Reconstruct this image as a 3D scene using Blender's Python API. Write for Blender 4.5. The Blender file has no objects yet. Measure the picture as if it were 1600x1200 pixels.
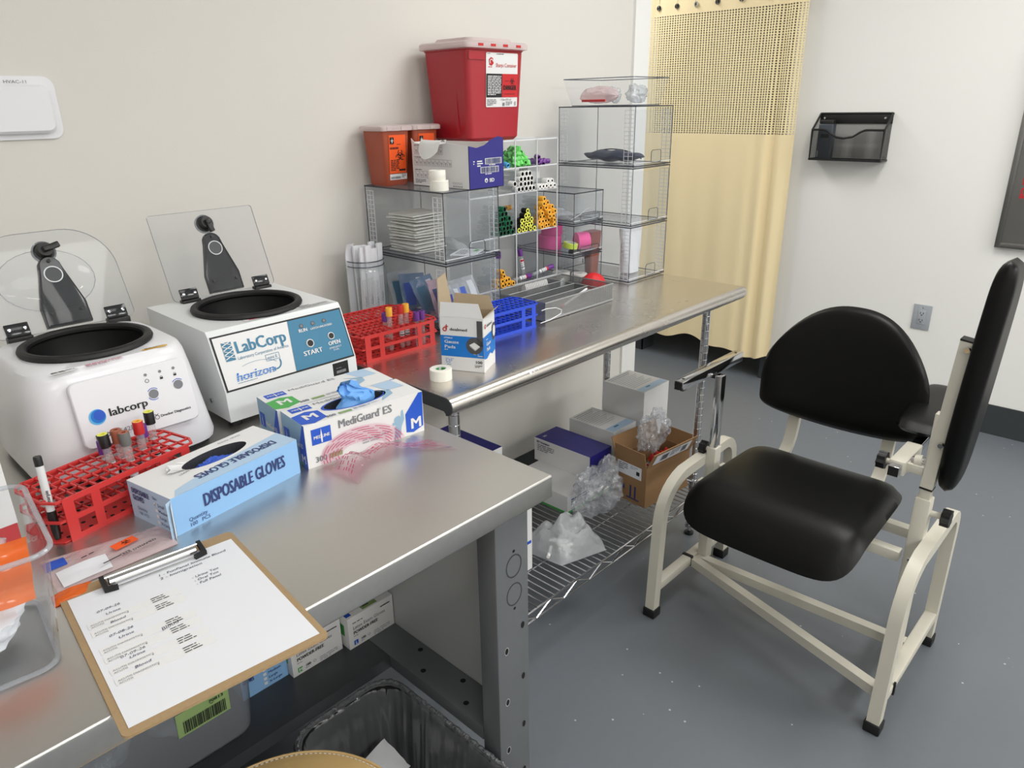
import bpy, bmesh, math, random
from math import sin, cos, pi, radians, hypot
from mathutils import Vector, Matrix, noise

S = bpy.context.scene
COL = S.collection
random.seed(7)

# ------------------------------------------------------------------ camera
cam_d = bpy.data.cameras.new('camera'); cam = bpy.data.objects.new('camera', cam_d); COL.objects.link(cam)
YAW, PIT, ROL, FPX = radians(43.7335), radians(20.9645), radians(-0.9528), 1140.14
fw = Vector((cos(PIT)*cos(YAW), cos(PIT)*sin(YAW), -sin(PIT)))
rt = fw.cross(Vector((0, 0, 1))).normalized(); up = rt.cross(fw)
rt, up = cos(ROL)*rt + sin(ROL)*up, -sin(ROL)*rt + cos(ROL)*up
cam.matrix_world = Matrix(((rt.x, up.x, -fw.x, 0), (rt.y, up.y, -fw.y, 0), (rt.z, up.z, -fw.z, 1.5), (0, 0, 0, 1)))
cam_d.sensor_fit = 'HORIZONTAL'; cam_d.sensor_width = 36; cam_d.lens = 36*FPX/1600; cam_d.clip_start = .02
S.camera = cam

# ------------------------------------------------------------------ world, lamps, exposure
w = bpy.data.worlds.new('world'); S.world = w; w.use_nodes = True
w.node_tree.nodes['Background'].inputs[0].default_value = (1, .985, .96, 1)
w.node_tree.nodes['Background'].inputs[1].default_value = .02
S.view_settings.view_transform = 'Standard'; S.view_settings.look = 'None'
S.view_settings.exposure = 0.07; S.view_settings.gamma = 1.0; S.view_settings.use_curve_mapping = False
S.cycles.transparent_max_bounces = 48; S.cycles.max_bounces = 10
S.cycles.use_denoising = True
CEIL = 2.75
def ceiling_panel(x, y, sx, sy, power):
    l = bpy.data.lights.new('ceiling_panel_lamp', 'AREA'); l.shape = 'RECTANGLE'; l.size = sx; l.size_y = sy
    l.energy = power; l.color = (1, .988, .962)
    o = bpy.data.objects.new('ceiling_panel_lamp', l); COL.objects.link(o); o.location = (x, y, CEIL-.03)
for x, y, p in ((-1.2, -.2, 10), (.6, -.2, 10), (2.3, .55, 26), (-1.2, -2.1, 26), (.8, -2.1, 36), (2.6, -2.1, 56), (3.05, 2.95, 26)):  # last panel, out in the corridor, is unseen and added to brighten the curtain
    ceiling_panel(x, y, 1.2, .6, p)

# ------------------------------------------------------------------ materials
def lin(c):
    c = c/255
    return c/12.92 if c <= .04045 else ((c+.055)/1.055)**2.4
def rgb(c): return (lin(c[0]), lin(c[1]), lin(c[2]), 1)
def pm(name, c, rough=.5, metal=0, bump=0, scale=60, var=0, coat=0, stretch=None, trans=0, spec=.5, sub=0):
    m = bpy.data.materials.new(name); m.use_nodes = True
    nt = m.node_tree; b = nt.nodes['Principled BSDF']
    b.inputs['Base Color'].default_value = rgb(c); b.inputs['Roughness'].default_value = rough
    b.inputs['Metallic'].default_value = metal; b.inputs['Coat Weight'].default_value = coat
    b.inputs['Transmission Weight'].default_value = trans; b.inputs['Specular IOR Level'].default_value = spec
    if bump or var:
        tc = nt.nodes.new('ShaderNodeTexCoord'); n = nt.nodes.new('ShaderNodeTexNoise')
        n.inputs['Scale'].default_value = scale; n.inputs['Detail'].default_value = 5
        src = tc.outputs['Object']
        if stretch:
            mp = nt.nodes.new('ShaderNodeMapping'); mp.inputs['Scale'].default_value = stretch
            nt.links.new(src, mp.inputs['Vector']); src = mp.outputs['Vector']
        nt.links.new(src, n.inputs['Vector'])
        if bump:
            bp = nt.nodes.new('ShaderNodeBump'); bp.inputs['Strength'].default_value = bump; bp.inputs['Distance'].default_value = .004
            nt.links.new(n.outputs['Fac'], bp.inputs['Height']); nt.links.new(bp.outputs['Normal'], b.inputs['Normal'])
        if var:
            mx = nt.nodes.new('ShaderNodeMix'); mx.data_type = 'RGBA'
            k = 1-var
            mx.inputs[6].default_value = tuple(v*k for v in rgb(c)[:3])+(1,); mx.inputs[7].default_value = tuple(min(1, v*(1+var)) for v in rgb(c)[:3])+(1,)
            nt.links.new(n.outputs['Fac'], mx.inputs[0]); nt.links.new(mx.outputs[2], b.inputs['Base Color'])
    return m
def film(name, tint=(255, 255, 255), clear=.9, rough=.05, body=(235, 238, 240), fres=1.45, bump=0, scale=30, gloss=1.0):
    """thin clear plastic: passes light, glints by fresnel, with a little milky body"""
    m = bpy.data.materials.new(name); m.use_nodes = True; nt = m.node_tree; nt.nodes.clear()
    out = nt.nodes.new('ShaderNodeOutputMaterial'); t = nt.nodes.new('ShaderNodeBsdfTransparent'); t.inputs[0].default_value = rgb(tint)
    d = nt.nodes.new('ShaderNodeBsdfDiffuse'); d.inputs[0].default_value = rgb(body)
    g = nt.nodes.new('ShaderNodeBsdfGlossy'); g.inputs['Roughness'].default_value = rough
    m1 = nt.nodes.new('ShaderNodeMixShader'); m1.inputs[0].default_value = 1-clear
    nt.links.new(t.outputs[0], m1.inputs[1]); nt.links.new(d.outputs[0], m1.inputs[2])
    f = nt.nodes.new('ShaderNodeLayerWeight'); f.inputs['Blend'].default_value = .5     # schlick reflectance, the same from both sides
    pw = nt.nodes.new('ShaderNodeMath'); pw.operation = 'POWER'; pw.inputs[1].default_value = 5; nt.links.new(f.outputs['Facing'], pw.inputs[0])
    f0 = ((fres-1)/(fres+1))**2*gloss
    mu = nt.nodes.new('ShaderNodeMath'); mu.operation = 'MULTIPLY_ADD'; mu.inputs[1].default_value = min(1, gloss)*(1-f0); mu.inputs[2].default_value = f0; nt.links.new(pw.outputs[0], mu.inputs[0])
    m2 = nt.nodes.new('ShaderNodeMixShader'); nt.links.new(mu.outputs[0], m2.inputs[0])
    nt.links.new(m1.outputs[0], m2.inputs[1]); nt.links.new(g.outputs[0], m2.inputs[2]); nt.links.new(m2.outputs[0], out.inputs[0])
    if bump:
        tc = nt.nodes.new('ShaderNodeTexCoord'); n = nt.nodes.new('ShaderNodeTexNoise'); n.inputs['Scale'].default_value = scale; n.inputs['Detail'].default_value = 6
        nt.links.new(tc.outputs['Object'], n.inputs['Vector'])
        bp = nt.nodes.new('ShaderNodeBump'); bp.inputs['Strength'].default_value = bump; bp.inputs['Distance'].default_value = .02
        nt.links.new(n.outputs['Fac'], bp.inputs['Height'])
        for q in (g, d): nt.links.new(bp.outputs['Normal'], q.inputs['Normal'])
        nt.links.new(bp.outputs['Normal'], f.inputs['Normal'])
    return m
def lattice(name, c, ax1, ax2, n1, n2, w1, w2, rough=.5, metal=0, stagger=0.0):
    """a woven or punched sheet: square holes on object axes ax1/ax2"""
    m = pm(name, c, rough, metal); nt = m.node_tree; b = nt.nodes['Principled BSDF']; out = nt.nodes['Material Output']
    tc = nt.nodes.new('ShaderNodeTexCoord'); sp = nt.nodes.new('ShaderNodeSeparateXYZ'); nt.links.new(tc.outputs['Object'], sp.inputs[0])
    def mth(op, a, bb):
        n = nt.nodes.new('ShaderNodeMath'); n.operation = op
        for i, q in enumerate((a, bb)):
            if q is None: continue
            if isinstance(q, (int, float)): n.inputs[i].default_value = q
            else: nt.links.new(q, n.inputs[i])
        return n.outputs[0]
    def stripe(ax, n, wd): return mth('LESS_THAN', mth('FRACT', mth('MULTIPLY', sp.outputs[ax], n), None), wd)
    h = mth('MULTIPLY', stripe(ax1, n1, w1), stripe(ax2, n2, w2))
    t = nt.nodes.new('ShaderNodeBsdfTransparent'); mx = nt.nodes.new('ShaderNodeMixShader')
    nt.links.new(h, mx.inputs[0]); nt.links.new(b.outputs[0], mx.inputs[1]); nt.links.new(t.outputs[0], mx.inputs[2]); nt.links.new(mx.outputs[0], out.inputs[0])
    return m

M = {}
def steel(name, c, rough, st, sc=40):
    m = pm(name, c, rough, 1, .06, sc, .06, stretch=st); b = m.node_tree.nodes['Principled BSDF']
    b.inputs['Anisotropic'].default_value = .35
    nt = m.node_tree; tc = nt.nodes.new('ShaderNodeTexCoord'); n = nt.nodes.new('ShaderNodeTexNoise'); n.inputs['Scale'].default_value = 7; n.inputs['Detail'].default_value = 6
    r = nt.nodes.new('ShaderNodeMapRange'); r.inputs[3].default_value = rough*.75; r.inputs[4].default_value = rough*1.35
    nt.links.new(tc.outputs['Object'], n.inputs['Vector']); nt.links.new(n.outputs['Fac'], r.inputs[0]); nt.links.new(r.outputs[0], b.inputs['Roughness'])
    return m
M['steel'] = steel('brushed_steel', (208, 206, 202), .3, (2, 60, 2))
M['steel2'] = steel('satin_steel', (216, 211, 205), .25, (60, 2, 2))
M['chrome'] = pm('chrome', (210, 210, 212), .12, 1)
M['chromedk'] = pm('dark_chrome_wire', (190, 190, 192), .2, 1)
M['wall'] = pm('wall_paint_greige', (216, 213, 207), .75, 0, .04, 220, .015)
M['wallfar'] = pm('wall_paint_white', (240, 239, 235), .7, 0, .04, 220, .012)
M['trim'] = pm('white_trim_enamel', (236, 236, 233), .4)
M['ceil'] = pm('ceiling_tile', (244, 243, 240), .9)
M['base'] = pm('cove_base_rubber', (56, 60, 63), .45)
M['black'] = pm('black_plastic', (22, 22, 23), .4)
M['rubber'] = pm('black_rubber', (17, 17, 18), .55)
M['hole'] = pm('dark_recess', (8, 8, 8), .9)
M['white'] = pm('white_plastic', (228, 228, 232), .32, coat=.2)
M['white2'] = pm('white_powder_coat', (222, 225, 226), .35, 0, .03, 300)
M['card'] = pm('white_card', (226, 226, 226), .6)
M['paper'] = pm('paper', (224, 226, 231), .7)
M['brown'] = pm('kraft_cardboard', (152, 117, 80), .8, 0, .05, 90, .06)
M['kraft'] = pm('grey_chipboard', (176, 158, 132), .85, 0, .04, 150, .06)
M['board'] = pm('pressed_hardboard', (162, 136, 100), .7, 0, .04, 260, .14)
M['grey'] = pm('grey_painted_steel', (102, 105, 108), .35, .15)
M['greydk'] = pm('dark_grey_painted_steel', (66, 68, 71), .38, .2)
M['panelgrey'] = pm('galvanised_panel', (188, 189, 189), .4, .25, .02, 8, .05)
M['ink'] = pm('black_ink', (26, 26, 28), .6)
M['inkgrey'] = pm('grey_ink', (122, 124, 130), .6)
M['inklt'] = pm('pale_ink', (168, 170, 176), .6)
M['inkred'] = pm('magenta_ink', (190, 60, 96), .6)
M['inkpen'] = pm('pen_ink', (52, 56, 80), .6)
M['blue'] = pm('print_blue', (28, 84, 196), .45)
M['navy'] = pm('print_navy', (40, 36, 128), .45)
M['navytxt'] = pm('navy_ink', (38, 54, 110), .5)
M['sky'] = pm('print_sky_blue', (140, 186, 232), .5)
M['skypale'] = pm('print_pale_blue', (176, 202, 226), .5)
M['skygrey'] = pm('print_grey_blue', (146, 180, 204), .5)
M['azure'] = pm('print_azure', (0, 116, 204), .45)
M['teal'] = pm('print_teal', (46, 118, 152), .45)
M['green'] = pm('print_green', (72, 168, 78), .5)
M['greenlab'] = pm('green_label', (142, 168, 108), .6)
M['yellow'] = pm('print_yellow', (226, 178, 60), .5)
M['lime'] = pm('lime_print', (206, 226, 70), .5)
M['orange'] = pm('biohazard_orange', (244, 92, 30), .5)
M['orangedeep'] = pm('sharps_red_orange', (164, 76, 50), .35)
M['red'] = pm('sharps_red', (168, 32, 44), .3, 0, .02, 40)
M['redprint'] = pm('print_red', (196, 30, 36), .5)
M['rackred'] = pm('rack_red_plastic', (208, 56, 54), .4)
M['rackblue'] = pm('rack_blue_plastic', (34, 74, 206), .35)
M['pink'] = pm('pink_wrap', (240, 84, 160), .7, 0, .2, 300)
M['leather'] = pm('black_vinyl', (9, 9, 9), .40, 0, .05, 350, spec=.22)
M['cream'] = pm('cream_enamel', (206, 202, 188), .38)
M['tan'] = pm('tan_vinyl', (204, 172, 116), .45, 0, .04, 300)
M['glovebl'] = pm('blue_nitrile', (104, 164, 230), .5, 0, .15, 40, .08)
M['glovedk'] = pm('deep_blue_nitrile', (44, 86, 190), .5, 0, .15, 40, .1)
M['tape'] = pm('cloth_tape', (240, 238, 228), .7, 0, .05, 200)
M['capyel'] = pm('cap_yellow', (240, 176, 58), .45)
M['capgold'] = pm('cap_gold', (222, 160, 64), .45)
M['caplime'] = pm('cap_ring_lime', (232, 232, 90), .45)
M['capred'] = pm('cap_red', (190, 34, 30), .45)
M['cappur'] = pm('cap_purple', (104, 48, 136), .45)
M['capbrn'] = pm('cap_brown', (160, 88, 62), .5)
M['capgry'] = pm('cap_grey', (104, 104, 102), .5)
M['capgrn'] = pm('cap_dark_green', (26, 104, 72), .45)
M['capmint'] = pm('cap_mint', (116, 214, 112), .45)
M['capsky'] = pm('cap_sky', (90, 176, 232), .45)
M['capwht'] = pm('cap_white', (234, 234, 232), .45)
M['skyline'] = M['skypale']
M['glasstube'] = film('clear_tube', (250, 252, 252), .80, .06, (225, 228, 228))
M['clear'] = film('clear_acrylic', (251, 252, 253), .972, .03, (225, 228, 232), 1.35, gloss=.7)
M['edge'] = film('acrylic_edge', (186, 190, 198), .72, .1, (128, 132, 142), 1.4)
M['edgedk'] = film('acrylic_dark_edge', (150, 154, 164), .66, .1, (100, 104, 114), 1.4)
M['edgelt'] = film('acrylic_pale_edge', (240, 242, 244), .3, .1, (238, 240, 244), 1.4)
M['smoke'] = film('smoked_plastic', (104, 106, 110), .62, .12, (66, 68, 72), 1.45)
M['frost'] = film('frosted_lid', (246, 238, 238), .42, .3, (232, 218, 218), 1.4)
M['tote'] = film('clear_tote', (222, 226, 232), .74, .14, (196, 201, 208), 1.4)
M['bag'] = film('crumpled_film', (246, 247, 249), .80, .08, (226, 229, 233), 1.5, .5, 26, 1.5)
M['bagmilk'] = film('milky_bag', (240, 242, 244), .66, .1, (228, 231, 234), 1.5, .5, 30, 1.4)
M['liner'] = film('bin_liner', (170, 172, 176), .5, .14, (128, 130, 134), 1.6, .12, 14, 1.5)
M['poly'] = film('poly_bag', (252, 236, 236), .55, .12, (236, 222, 224), 1.5, .4, 30)
M['polyorange'] = film('orange_tint_film', (250, 150, 90), .35, .12, (244, 118, 50), 1.4)
M['rimclear'] = film('clear_rim', (238, 241, 244), .7, .08, (214, 218, 224), 1.5)
M['glassjar'] = film('jar_glass', (244, 248, 248), .93, .03, (220, 224, 226), 1.5)
M['curtain'] = pm('curtain_cloth', (252, 233, 188), .85, 0, .04, 500)
M['curtmesh'] = lattice('curtain_net', (252, 235, 188), 1, 2, 62, 84, .46, .6, .85)
M['seam'] = lattice('curtain_seam', (252, 233, 188), 1, 2, 62, 1, .6, 2, .85)
M['filemesh'] = lattice('black_wire_mesh', (30, 30, 31), 1, 2, 420, 420, .86, .86, .5)
M['filemeshx'] = lattice('black_wire_mesh_side', (30, 30, 31), 0, 2, 420, 420, .86, .86, .5)
M['traymesh'] = lattice('silver_wire_mesh', (166, 168, 170), 0, 2, 330, 330, .68, .68, .35, .7)
M['traymeshy'] = lattice('silver_wire_mesh_end', (150, 152, 154), 1, 2, 330, 330, .68, .68, .35, .7)
M['silver'] = pm('silver_enamel', (168, 170, 172), .35, .6)
# floor: grey epoxy with specks
M['floor'] = pm('floor_epoxy', (103, 108, 114), .42, 0, .03, 30, .035)
def specks(m, c2, sc, thr):
    nt = m.node_tree; b = nt.nodes['Principled BSDF']; l = b.inputs['Base Color'].links[0].from_socket
    tc = nt.nodes.new('ShaderNodeTexCoord'); v = nt.nodes.new('ShaderNodeTexVoronoi'); v.inputs['Scale'].default_value = sc
    nt.links.new(tc.outputs['Object'], v.inputs['Vector'])
    lt = nt.nodes.new('ShaderNodeMath'); lt.operation = 'LESS_THAN'; lt.inputs[1].default_value = thr; nt.links.new(v.outputs['Distance'], lt.inputs[0])
    n = nt.nodes.new('ShaderNodeTexNoise'); n.inputs['Scale'].default_value = 1.7; nt.links.new(tc.outputs['Object'], n.inputs['Vector'])
    gt = nt.nodes.new('ShaderNodeMath'); gt.operation = 'GREATER_THAN'; gt.inputs[1].default_value = .52; nt.links.new(n.outputs['Fac'], gt.inputs[0])
    mu = nt.nodes.new('ShaderNodeMath'); mu.operation = 'MULTIPLY'; nt.links.new(lt.outputs[0], mu.inputs[0]); nt.links.new(gt.outputs[0], mu.inputs[1])
    mx = nt.nodes.new('ShaderNodeMix'); mx.data_type = 'RGBA'; mx.inputs[7].default_value = rgb(c2)
    nt.links.new(mu.outputs[0], mx.inputs[0]); nt.links.new(l, mx.inputs[6]); nt.links.new(mx.outputs[2], b.inputs['Base Color'])
specks(M['floor'], (178, 182, 186), 20, .06)

# ------------------------------------------------------------------ mesh builder
_txt = {}
def glyphs(s, bold):
    k = (s, bold)
    if k not in _txt:
        c = bpy.data.curves.new('t', 'FONT'); c.body = s; c.resolution_u = 2; c.offset = 0
        o = bpy.data.objects.new('t', c); me = bpy.data.meshes.new_from_object(o)
        vs = [(v.co.x, v.co.y) for v in me.vertices]; fs = [tuple(p.vertices) for p in me.polygons]
        bpy.data.objects.remove(o); bpy.data.curves.remove(c); bpy.data.meshes.remove(me)
        _txt[k] = (vs, fs)
    return _txt[k]

class MB:
    def __init__(s): s.v = []; s.f = []; s.mi = []; s.mats = []; s.sm = []; s.M = Matrix.Identity(4)
    def slot(s, m):
        if isinstance(m, str): m = M[m]
        if m not in s.mats: s.mats.append(m)
        return s.mats.index(m)
    def add(s, vs, fs, m, smooth=False):
        k = len(s.v); i = s.slot(m)
        s.v += [tuple(s.M @ Vector(v)) for v in vs]
        for f in fs: s.f.append(tuple(q+k for q in f)); s.mi.append(i); s.sm.append(smooth)
    def at(s, loc=(0, 0, 0), rz=0, rx=0, ry=0):
        s.M = Matrix.Translation(loc) @ Matrix.Rotation(rz, 4, 'Z') @ Matrix.Rotation(ry, 4, 'Y') @ Matrix.Rotation(rx, 4, 'X'); return s
    def box(s, a, b, m, bev=0, faces=None):
        x0, y0, z0 = a; x1, y1, z1 = b
        if bev: return s.rbox(a, b, m, bev)
        v = [(x0, y0, z0), (x1, y0, z0), (x1, y1, z0), (x0, y1, z0), (x0, y0, z1), (x1, y0, z1), (x1, y1, z1), (x0, y1, z1)]
        F = dict(b=(0, 3, 2, 1), t=(4, 5, 6, 7), f=(0, 1, 5, 4), r=(1, 2, 6, 5), k=(2, 3, 7, 6), l=(3, 0, 4, 7))
        if faces:
            for k, mm in faces.items():
                if k != '*' and mm: s.add(v, [F[k]], mm)
            rest = [F[k] for k in F if k not in faces]
            if rest and m: s.add(v, rest, m)
        else: s.add(v, list(F.values()), m)
        return s
    def rbox(s, a, b, m, r, seg=2):
        bm = bmesh.new(); bmesh.ops.create_cube(bm, size=1)
        for v in bm.verts: v.co = Vector([(a[i]+b[i])/2 + v.co[i]*(b[i]-a[i]) for i in range(3)])
        bmesh.ops.bevel(bm, geom=bm.edges[:], offset=r, segments=seg, affect='EDGES', profile=.5)
        bm.verts.index_update()
        s.add([tuple(v.co) for v in bm.verts], [tuple(v.index for v in f.verts) for f in bm.faces], m, True); bm.free(); return s
    def prism(s, pts, h0, h1, m, axis='z', smooth=False, mside=None):
        """polygon pts extruded along an axis"""
        P = {'z': lambda p, h: (p[0], p[1], h), 'y': lambda p, h: (p[0], h, p[1]), 'x': lambda p, h: (h, p[0], p[1])}[axis]
        n = len(pts); v = [P(p, h0) for p in pts]+[P(p, h1) for p in pts]
        s.add(v, [tuple(range(n-1, -1, -1)), tuple(range(n, 2*n))], m)
        s.add(v, [(i, (i+1) % n, n+(i+1) % n, n+i) for i in range(n)], mside or m, smooth); return s
    def cyl(s, p, q, r, m, seg=16, r2=None, caps=True, smooth=True, mcap=None):
        p, q = Vector(p), Vector(q); d = (q-p).normalized(); u = d.orthogonal().normalized(); w_ = d.cross(u); r2 = r if r2 is None else r2
        v = []
        for c, rr in ((p, r), (q, r2)): v += [tuple(c+(u*cos(2*pi*i/seg)+w_*sin(2*pi*i/seg))*rr) for i in range(seg)]
        s.add(v, [(i, (i+1) % seg, seg+(i+1) % seg, seg+i) for i in range(seg)], m, smooth)
        if caps: s.add(v, [tuple(range(seg-1, -1, -1)), tuple(range(seg, 2*seg))], mcap or m)
        return s
    def lathe(s, prof, m, c=(0, 0, 0), seg=32, mats=None, sx=1, sy=1, axis='z'):
        """profile of (r, z) turned about an axis"""
        v = []
        for r, z in prof:
            for i in range(seg):
                a = 2*pi*i/seg; x, y = r*cos(a)*sx, r*sin(a)*sy
                p = {'z': (x, y, z), 'y': (x, z, y), 'x': (z, x, y)}[axis]
                v.append((c[0]+p[0], c[1]+p[1], c[2]+p[2]))
        for k in range(len(prof)-1):
            mm = mats[k] if mats else m
            s.add(v, [(k*seg+i, k*seg+(i+1) % seg, (k+1)*seg+(i+1) % seg, (k+1)*seg+i) for i in range(seg)], mm, True)
        return s
    def loft(s, rings, m, cap0=True, cap1=True, closed=True, smooth=True):
        n = len(rings[0]); v = [p for r in rings for p in r]; fs = []
        for k in range(len(rings)-1):
            for i in range(n if closed else n-1): fs.append((k*n+i, k*n+(i+1) % n, (k+1)*n+(i+1) % n, (k+1)*n+i))
        s.add(v, fs, m, smooth)
        if cap0: s.add(v, [tuple(range(n-1, -1, -1))], m)
        if cap1: s.add(v, [tuple((len(rings)-1)*n+i for i in range(n))], m)
        return s
    def tube(s, path, r, m, seg=8, closed=False):
        P = [Vector(p) for p in path]; n = len(P); rings = []; nrm = None
        for i in range(n):
            a = P[(i-1) % n] if (closed or i) else P[0]; b = P[(i+1) % n] if (closed or i < n-1) else P[-1]
            d = (b-a).normalized()
            if nrm is None: nrm = d.orthogonal().normalized()
            nrm = (nrm-d*nrm.dot(d)).normalized(); w_ = d.cross(nrm)
            rings.append([tuple(P[i]+(nrm*cos(2*pi*k/seg)+w_*sin(2*pi*k/seg))*r) for k in range(seg)])
        if closed: rings.append(rings[0])
        return s.loft(rings, m, not closed, not closed)
    def sweep(s, path, side, w, h, m):
        """rectangular bar swept along a path; side = constant sideways vector"""
        P = [Vector(p) for p in path]; sd = Vector(side).normalized(); rings = []
        for i, p in enumerate(P):
            d0 = (P[i]-P[i-1]).normalized() if i else (P[1]-P[0]).normalized()
            d1 = (P[i+1]-P[i]).normalized() if i < len(P)-1 else d0
            d = (d0+d1).normalized(); n_ = d.cross(sd).normalized(); k = 1/max(.5, d.dot(d0))
            rings.append([tuple(p+sd*a*w/2+n_*b*h/2*k) for a, b in ((-1, -1), (1, -1), (1, 1), (-1, 1))])
        n = len(rings); v = [p for r in rings for p in r]; fs = []
        for k in range(n-1):
            for i in range(4): fs.append((k*4+i, k*4+(i+1) % 4, (k+1)*4+(i+1) % 4, (k+1)*4+i))
        s.add(v, fs+[(3, 2, 1, 0), tuple((n-1)*4+i for i in range(4))], m, True); return s
    def build(s, name, parent=None, loc=None, rz=0, ang=35):
        me = bpy.data.meshes.new(name); me.from_pydata(s.v, [], s.f)
        for m in s.mats: me.materials.append(m)
        me.polygons.foreach_set('material_index', s.mi); me.polygons.foreach_set('use_smooth', s.sm)
        me.validate(); me.update()
        bm = bmesh.new(); bm.from_mesh(me); bmesh.ops.remove_doubles(bm, verts=bm.verts[:], dist=1e-6) if len(bm.verts) < 60000 else None
        bm.to_mesh(me); bm.free()
        if any(s.sm): me.set_sharp_from_angle(angle=radians(ang))
        o = bpy.data.objects.new(name, me); COL.objects.link(o)
        if parent: o.parent = parent
        if loc: o.location = loc
        if rz: o.rotation_euler = (0, 0, rz)
        return o

class Fr:
    """a flat frame on a surface for printing on: origin, right vector, up vector"""
    def __init__(s, mb, o, u, v, lift=.0006): s.mb = mb; s.o = Vector(o); s.u = Vector(u).normalized(); s.v = Vector(v).normalized(); s.n = s.u.cross(s.v); s.l = lift
    def P(s, x, y, k=1): return tuple(s.o+s.u*x+s.v*y+s.n*s.l*k)
    def poly(s, pts, m, k=1): s.mb.add([s.P(x, y, k) for x, y in pts], [tuple(range(len(pts)))], m); return s
    def rect(s, x0, y0, x1, y1, m, k=1): return s.poly([(x0, y0), (x1, y0), (x1, y1), (x0, y1)], m, k)
    def disc(s, cx, cy, r, m, k=1, ry=None, seg=24): return s.poly([(cx+r*cos(2*pi*i/seg), cy+(ry or r)*sin(2*pi*i/seg)) for i in range(seg)], m, k)
    def ring(s, cx, cy, r, t, m, k=1, a0=0, a1=2*pi, seg=24, ry=None):
        e = (ry or r)/r
        a = [a0+(a1-a0)*i/seg for i in range(seg+1)]
        v = [s.P(cx+(r+d)*cos(q), cy+(r+d)*e*sin(q), k) for d in (-t/2, t/2) for q in a]
        s.mb.add(v, [(i, i+1, seg+2+i, seg+1+i) for i in range(seg)], m); return s
    def line(s, pts, t, m, k=1):
        for (x0, y0), (x1, y1) in zip(pts, pts[1:]):
            L = hypot(x1-x0, y1-y0) or 1; nx, ny = -(y1-y0)/L*t/2, (x1-x0)/L*t/2
            s.poly([(x0-nx, y0-ny), (x1-nx, y1-ny), (x1+nx, y1+ny), (x0+nx, y0+ny)], m, k)
        return s
    def text(s, t, x, y, h, m, al='l', bold=False, sx=1, k=2, shear=0, rot=0, w=0):
        """lettering of cap height h; w = fit to this width"""
        vs, fs = glyphs(t, False)
        if not vs: return s
        q = h/.69; nat = max(v[0] for v in vs)*q
        if w: sx = w/nat
        wd = nat*sx; ox = {'l': 0, 'c': -wd/2, 'r': -wd}[al]; c_, s_ = cos(rot), sin(rot)
        for d in ((0, h*.045, h*.09) if bold else (0,)):
            V = []
            for a, b in vs:
                px, py = ox+a*q*sx+b*q*shear+d, b*q
                V.append(s.P(x+px*c_-py*s_, y+px*s_+py*c_, k+d/h))
            s.mb.add(V, fs, m)
        return s
    def fine(s, x, y, w_, rows, lh, m, k=2, seed=1, gap=.5):
        """unreadably small print: rows of short dashes"""
        rd = random.Random(seed)
        for i in range(rows):
            xx = x; end = x+w_*(1 if i < rows-1 else .6)
            while xx < end-.0005:
                l = min(rd.uniform(.6, 2.2)*lh*2, end-xx); s.rect(xx, y-i*lh, xx+l, y-i*lh+lh*gap, m, k); xx += l+lh*.5
        return s
    def barcode(s, x, y, w_, h, m, k=2, seed=1):
        rd = random.Random(seed); xx = x
        while xx < x+w_:
            b = rd.choice((1, 1, 2, 3))*w_/110; s.rect(xx, y, min(xx+b, x+w_), y+h, m, k); xx += b+rd.choice((1, 1, 2))*w_/110
        return s
    def biohazard(s, cx, cy, r, m, k=2):
        for i in range(3):
            a = pi/2+i*2*pi/3; s.ring(cx+r*.52*cos(a), cy+r*.52*sin(a), r*.44, r*.14, m, k, a+radians(30), a+radians(330), 20)
        s.ring(cx, cy, r*.46, r*.1, m, k); s.disc(cx, cy, r*.13, m, k); return s

def setp(o, label, cat, group=None, kind=None):
    o['label'] = label; o['category'] = cat
    if group: o['group'] = group
    if kind: o['kind'] = kind
    return o
def thing(name, label, cat, loc=(0, 0, 0), rz=0, group=None):
    o = bpy.data.objects.new(name, None); COL.objects.link(o); o.empty_display_size = .05
    o.location = loc; o.rotation_euler = (0, 0, rz)
    return setp(o, label, cat, group)
def struct(o): o['kind'] = 'structure'; return o
def dup(root, loc, rot=(0, 0, 0), label=None, group=None):
    def rec(o, par):
        c = o.copy(); COL.objects.link(c)
        if par: c.parent = par
        for ch in list(o.children): rec(ch, c)
        return c
    r = rec(root, None); r.location = loc; r.rotation_euler = rot
    if label: r['label'] = label
    if group: r['group'] = group
    return r
def rrect(x0, y0, x1, y1, r, n=6):
    out = []
    for cx, cy, a in ((x1-r, y1-r, 0), (x0+r, y1-r, pi/2), (x0+r, y0+r, pi), (x1-r, y0+r, 1.5*pi)):
        out += [(cx+r*cos(a+pi/2*i/n), cy+r*sin(a+pi/2*i/n)) for i in range(n+1)]
    return out
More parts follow.
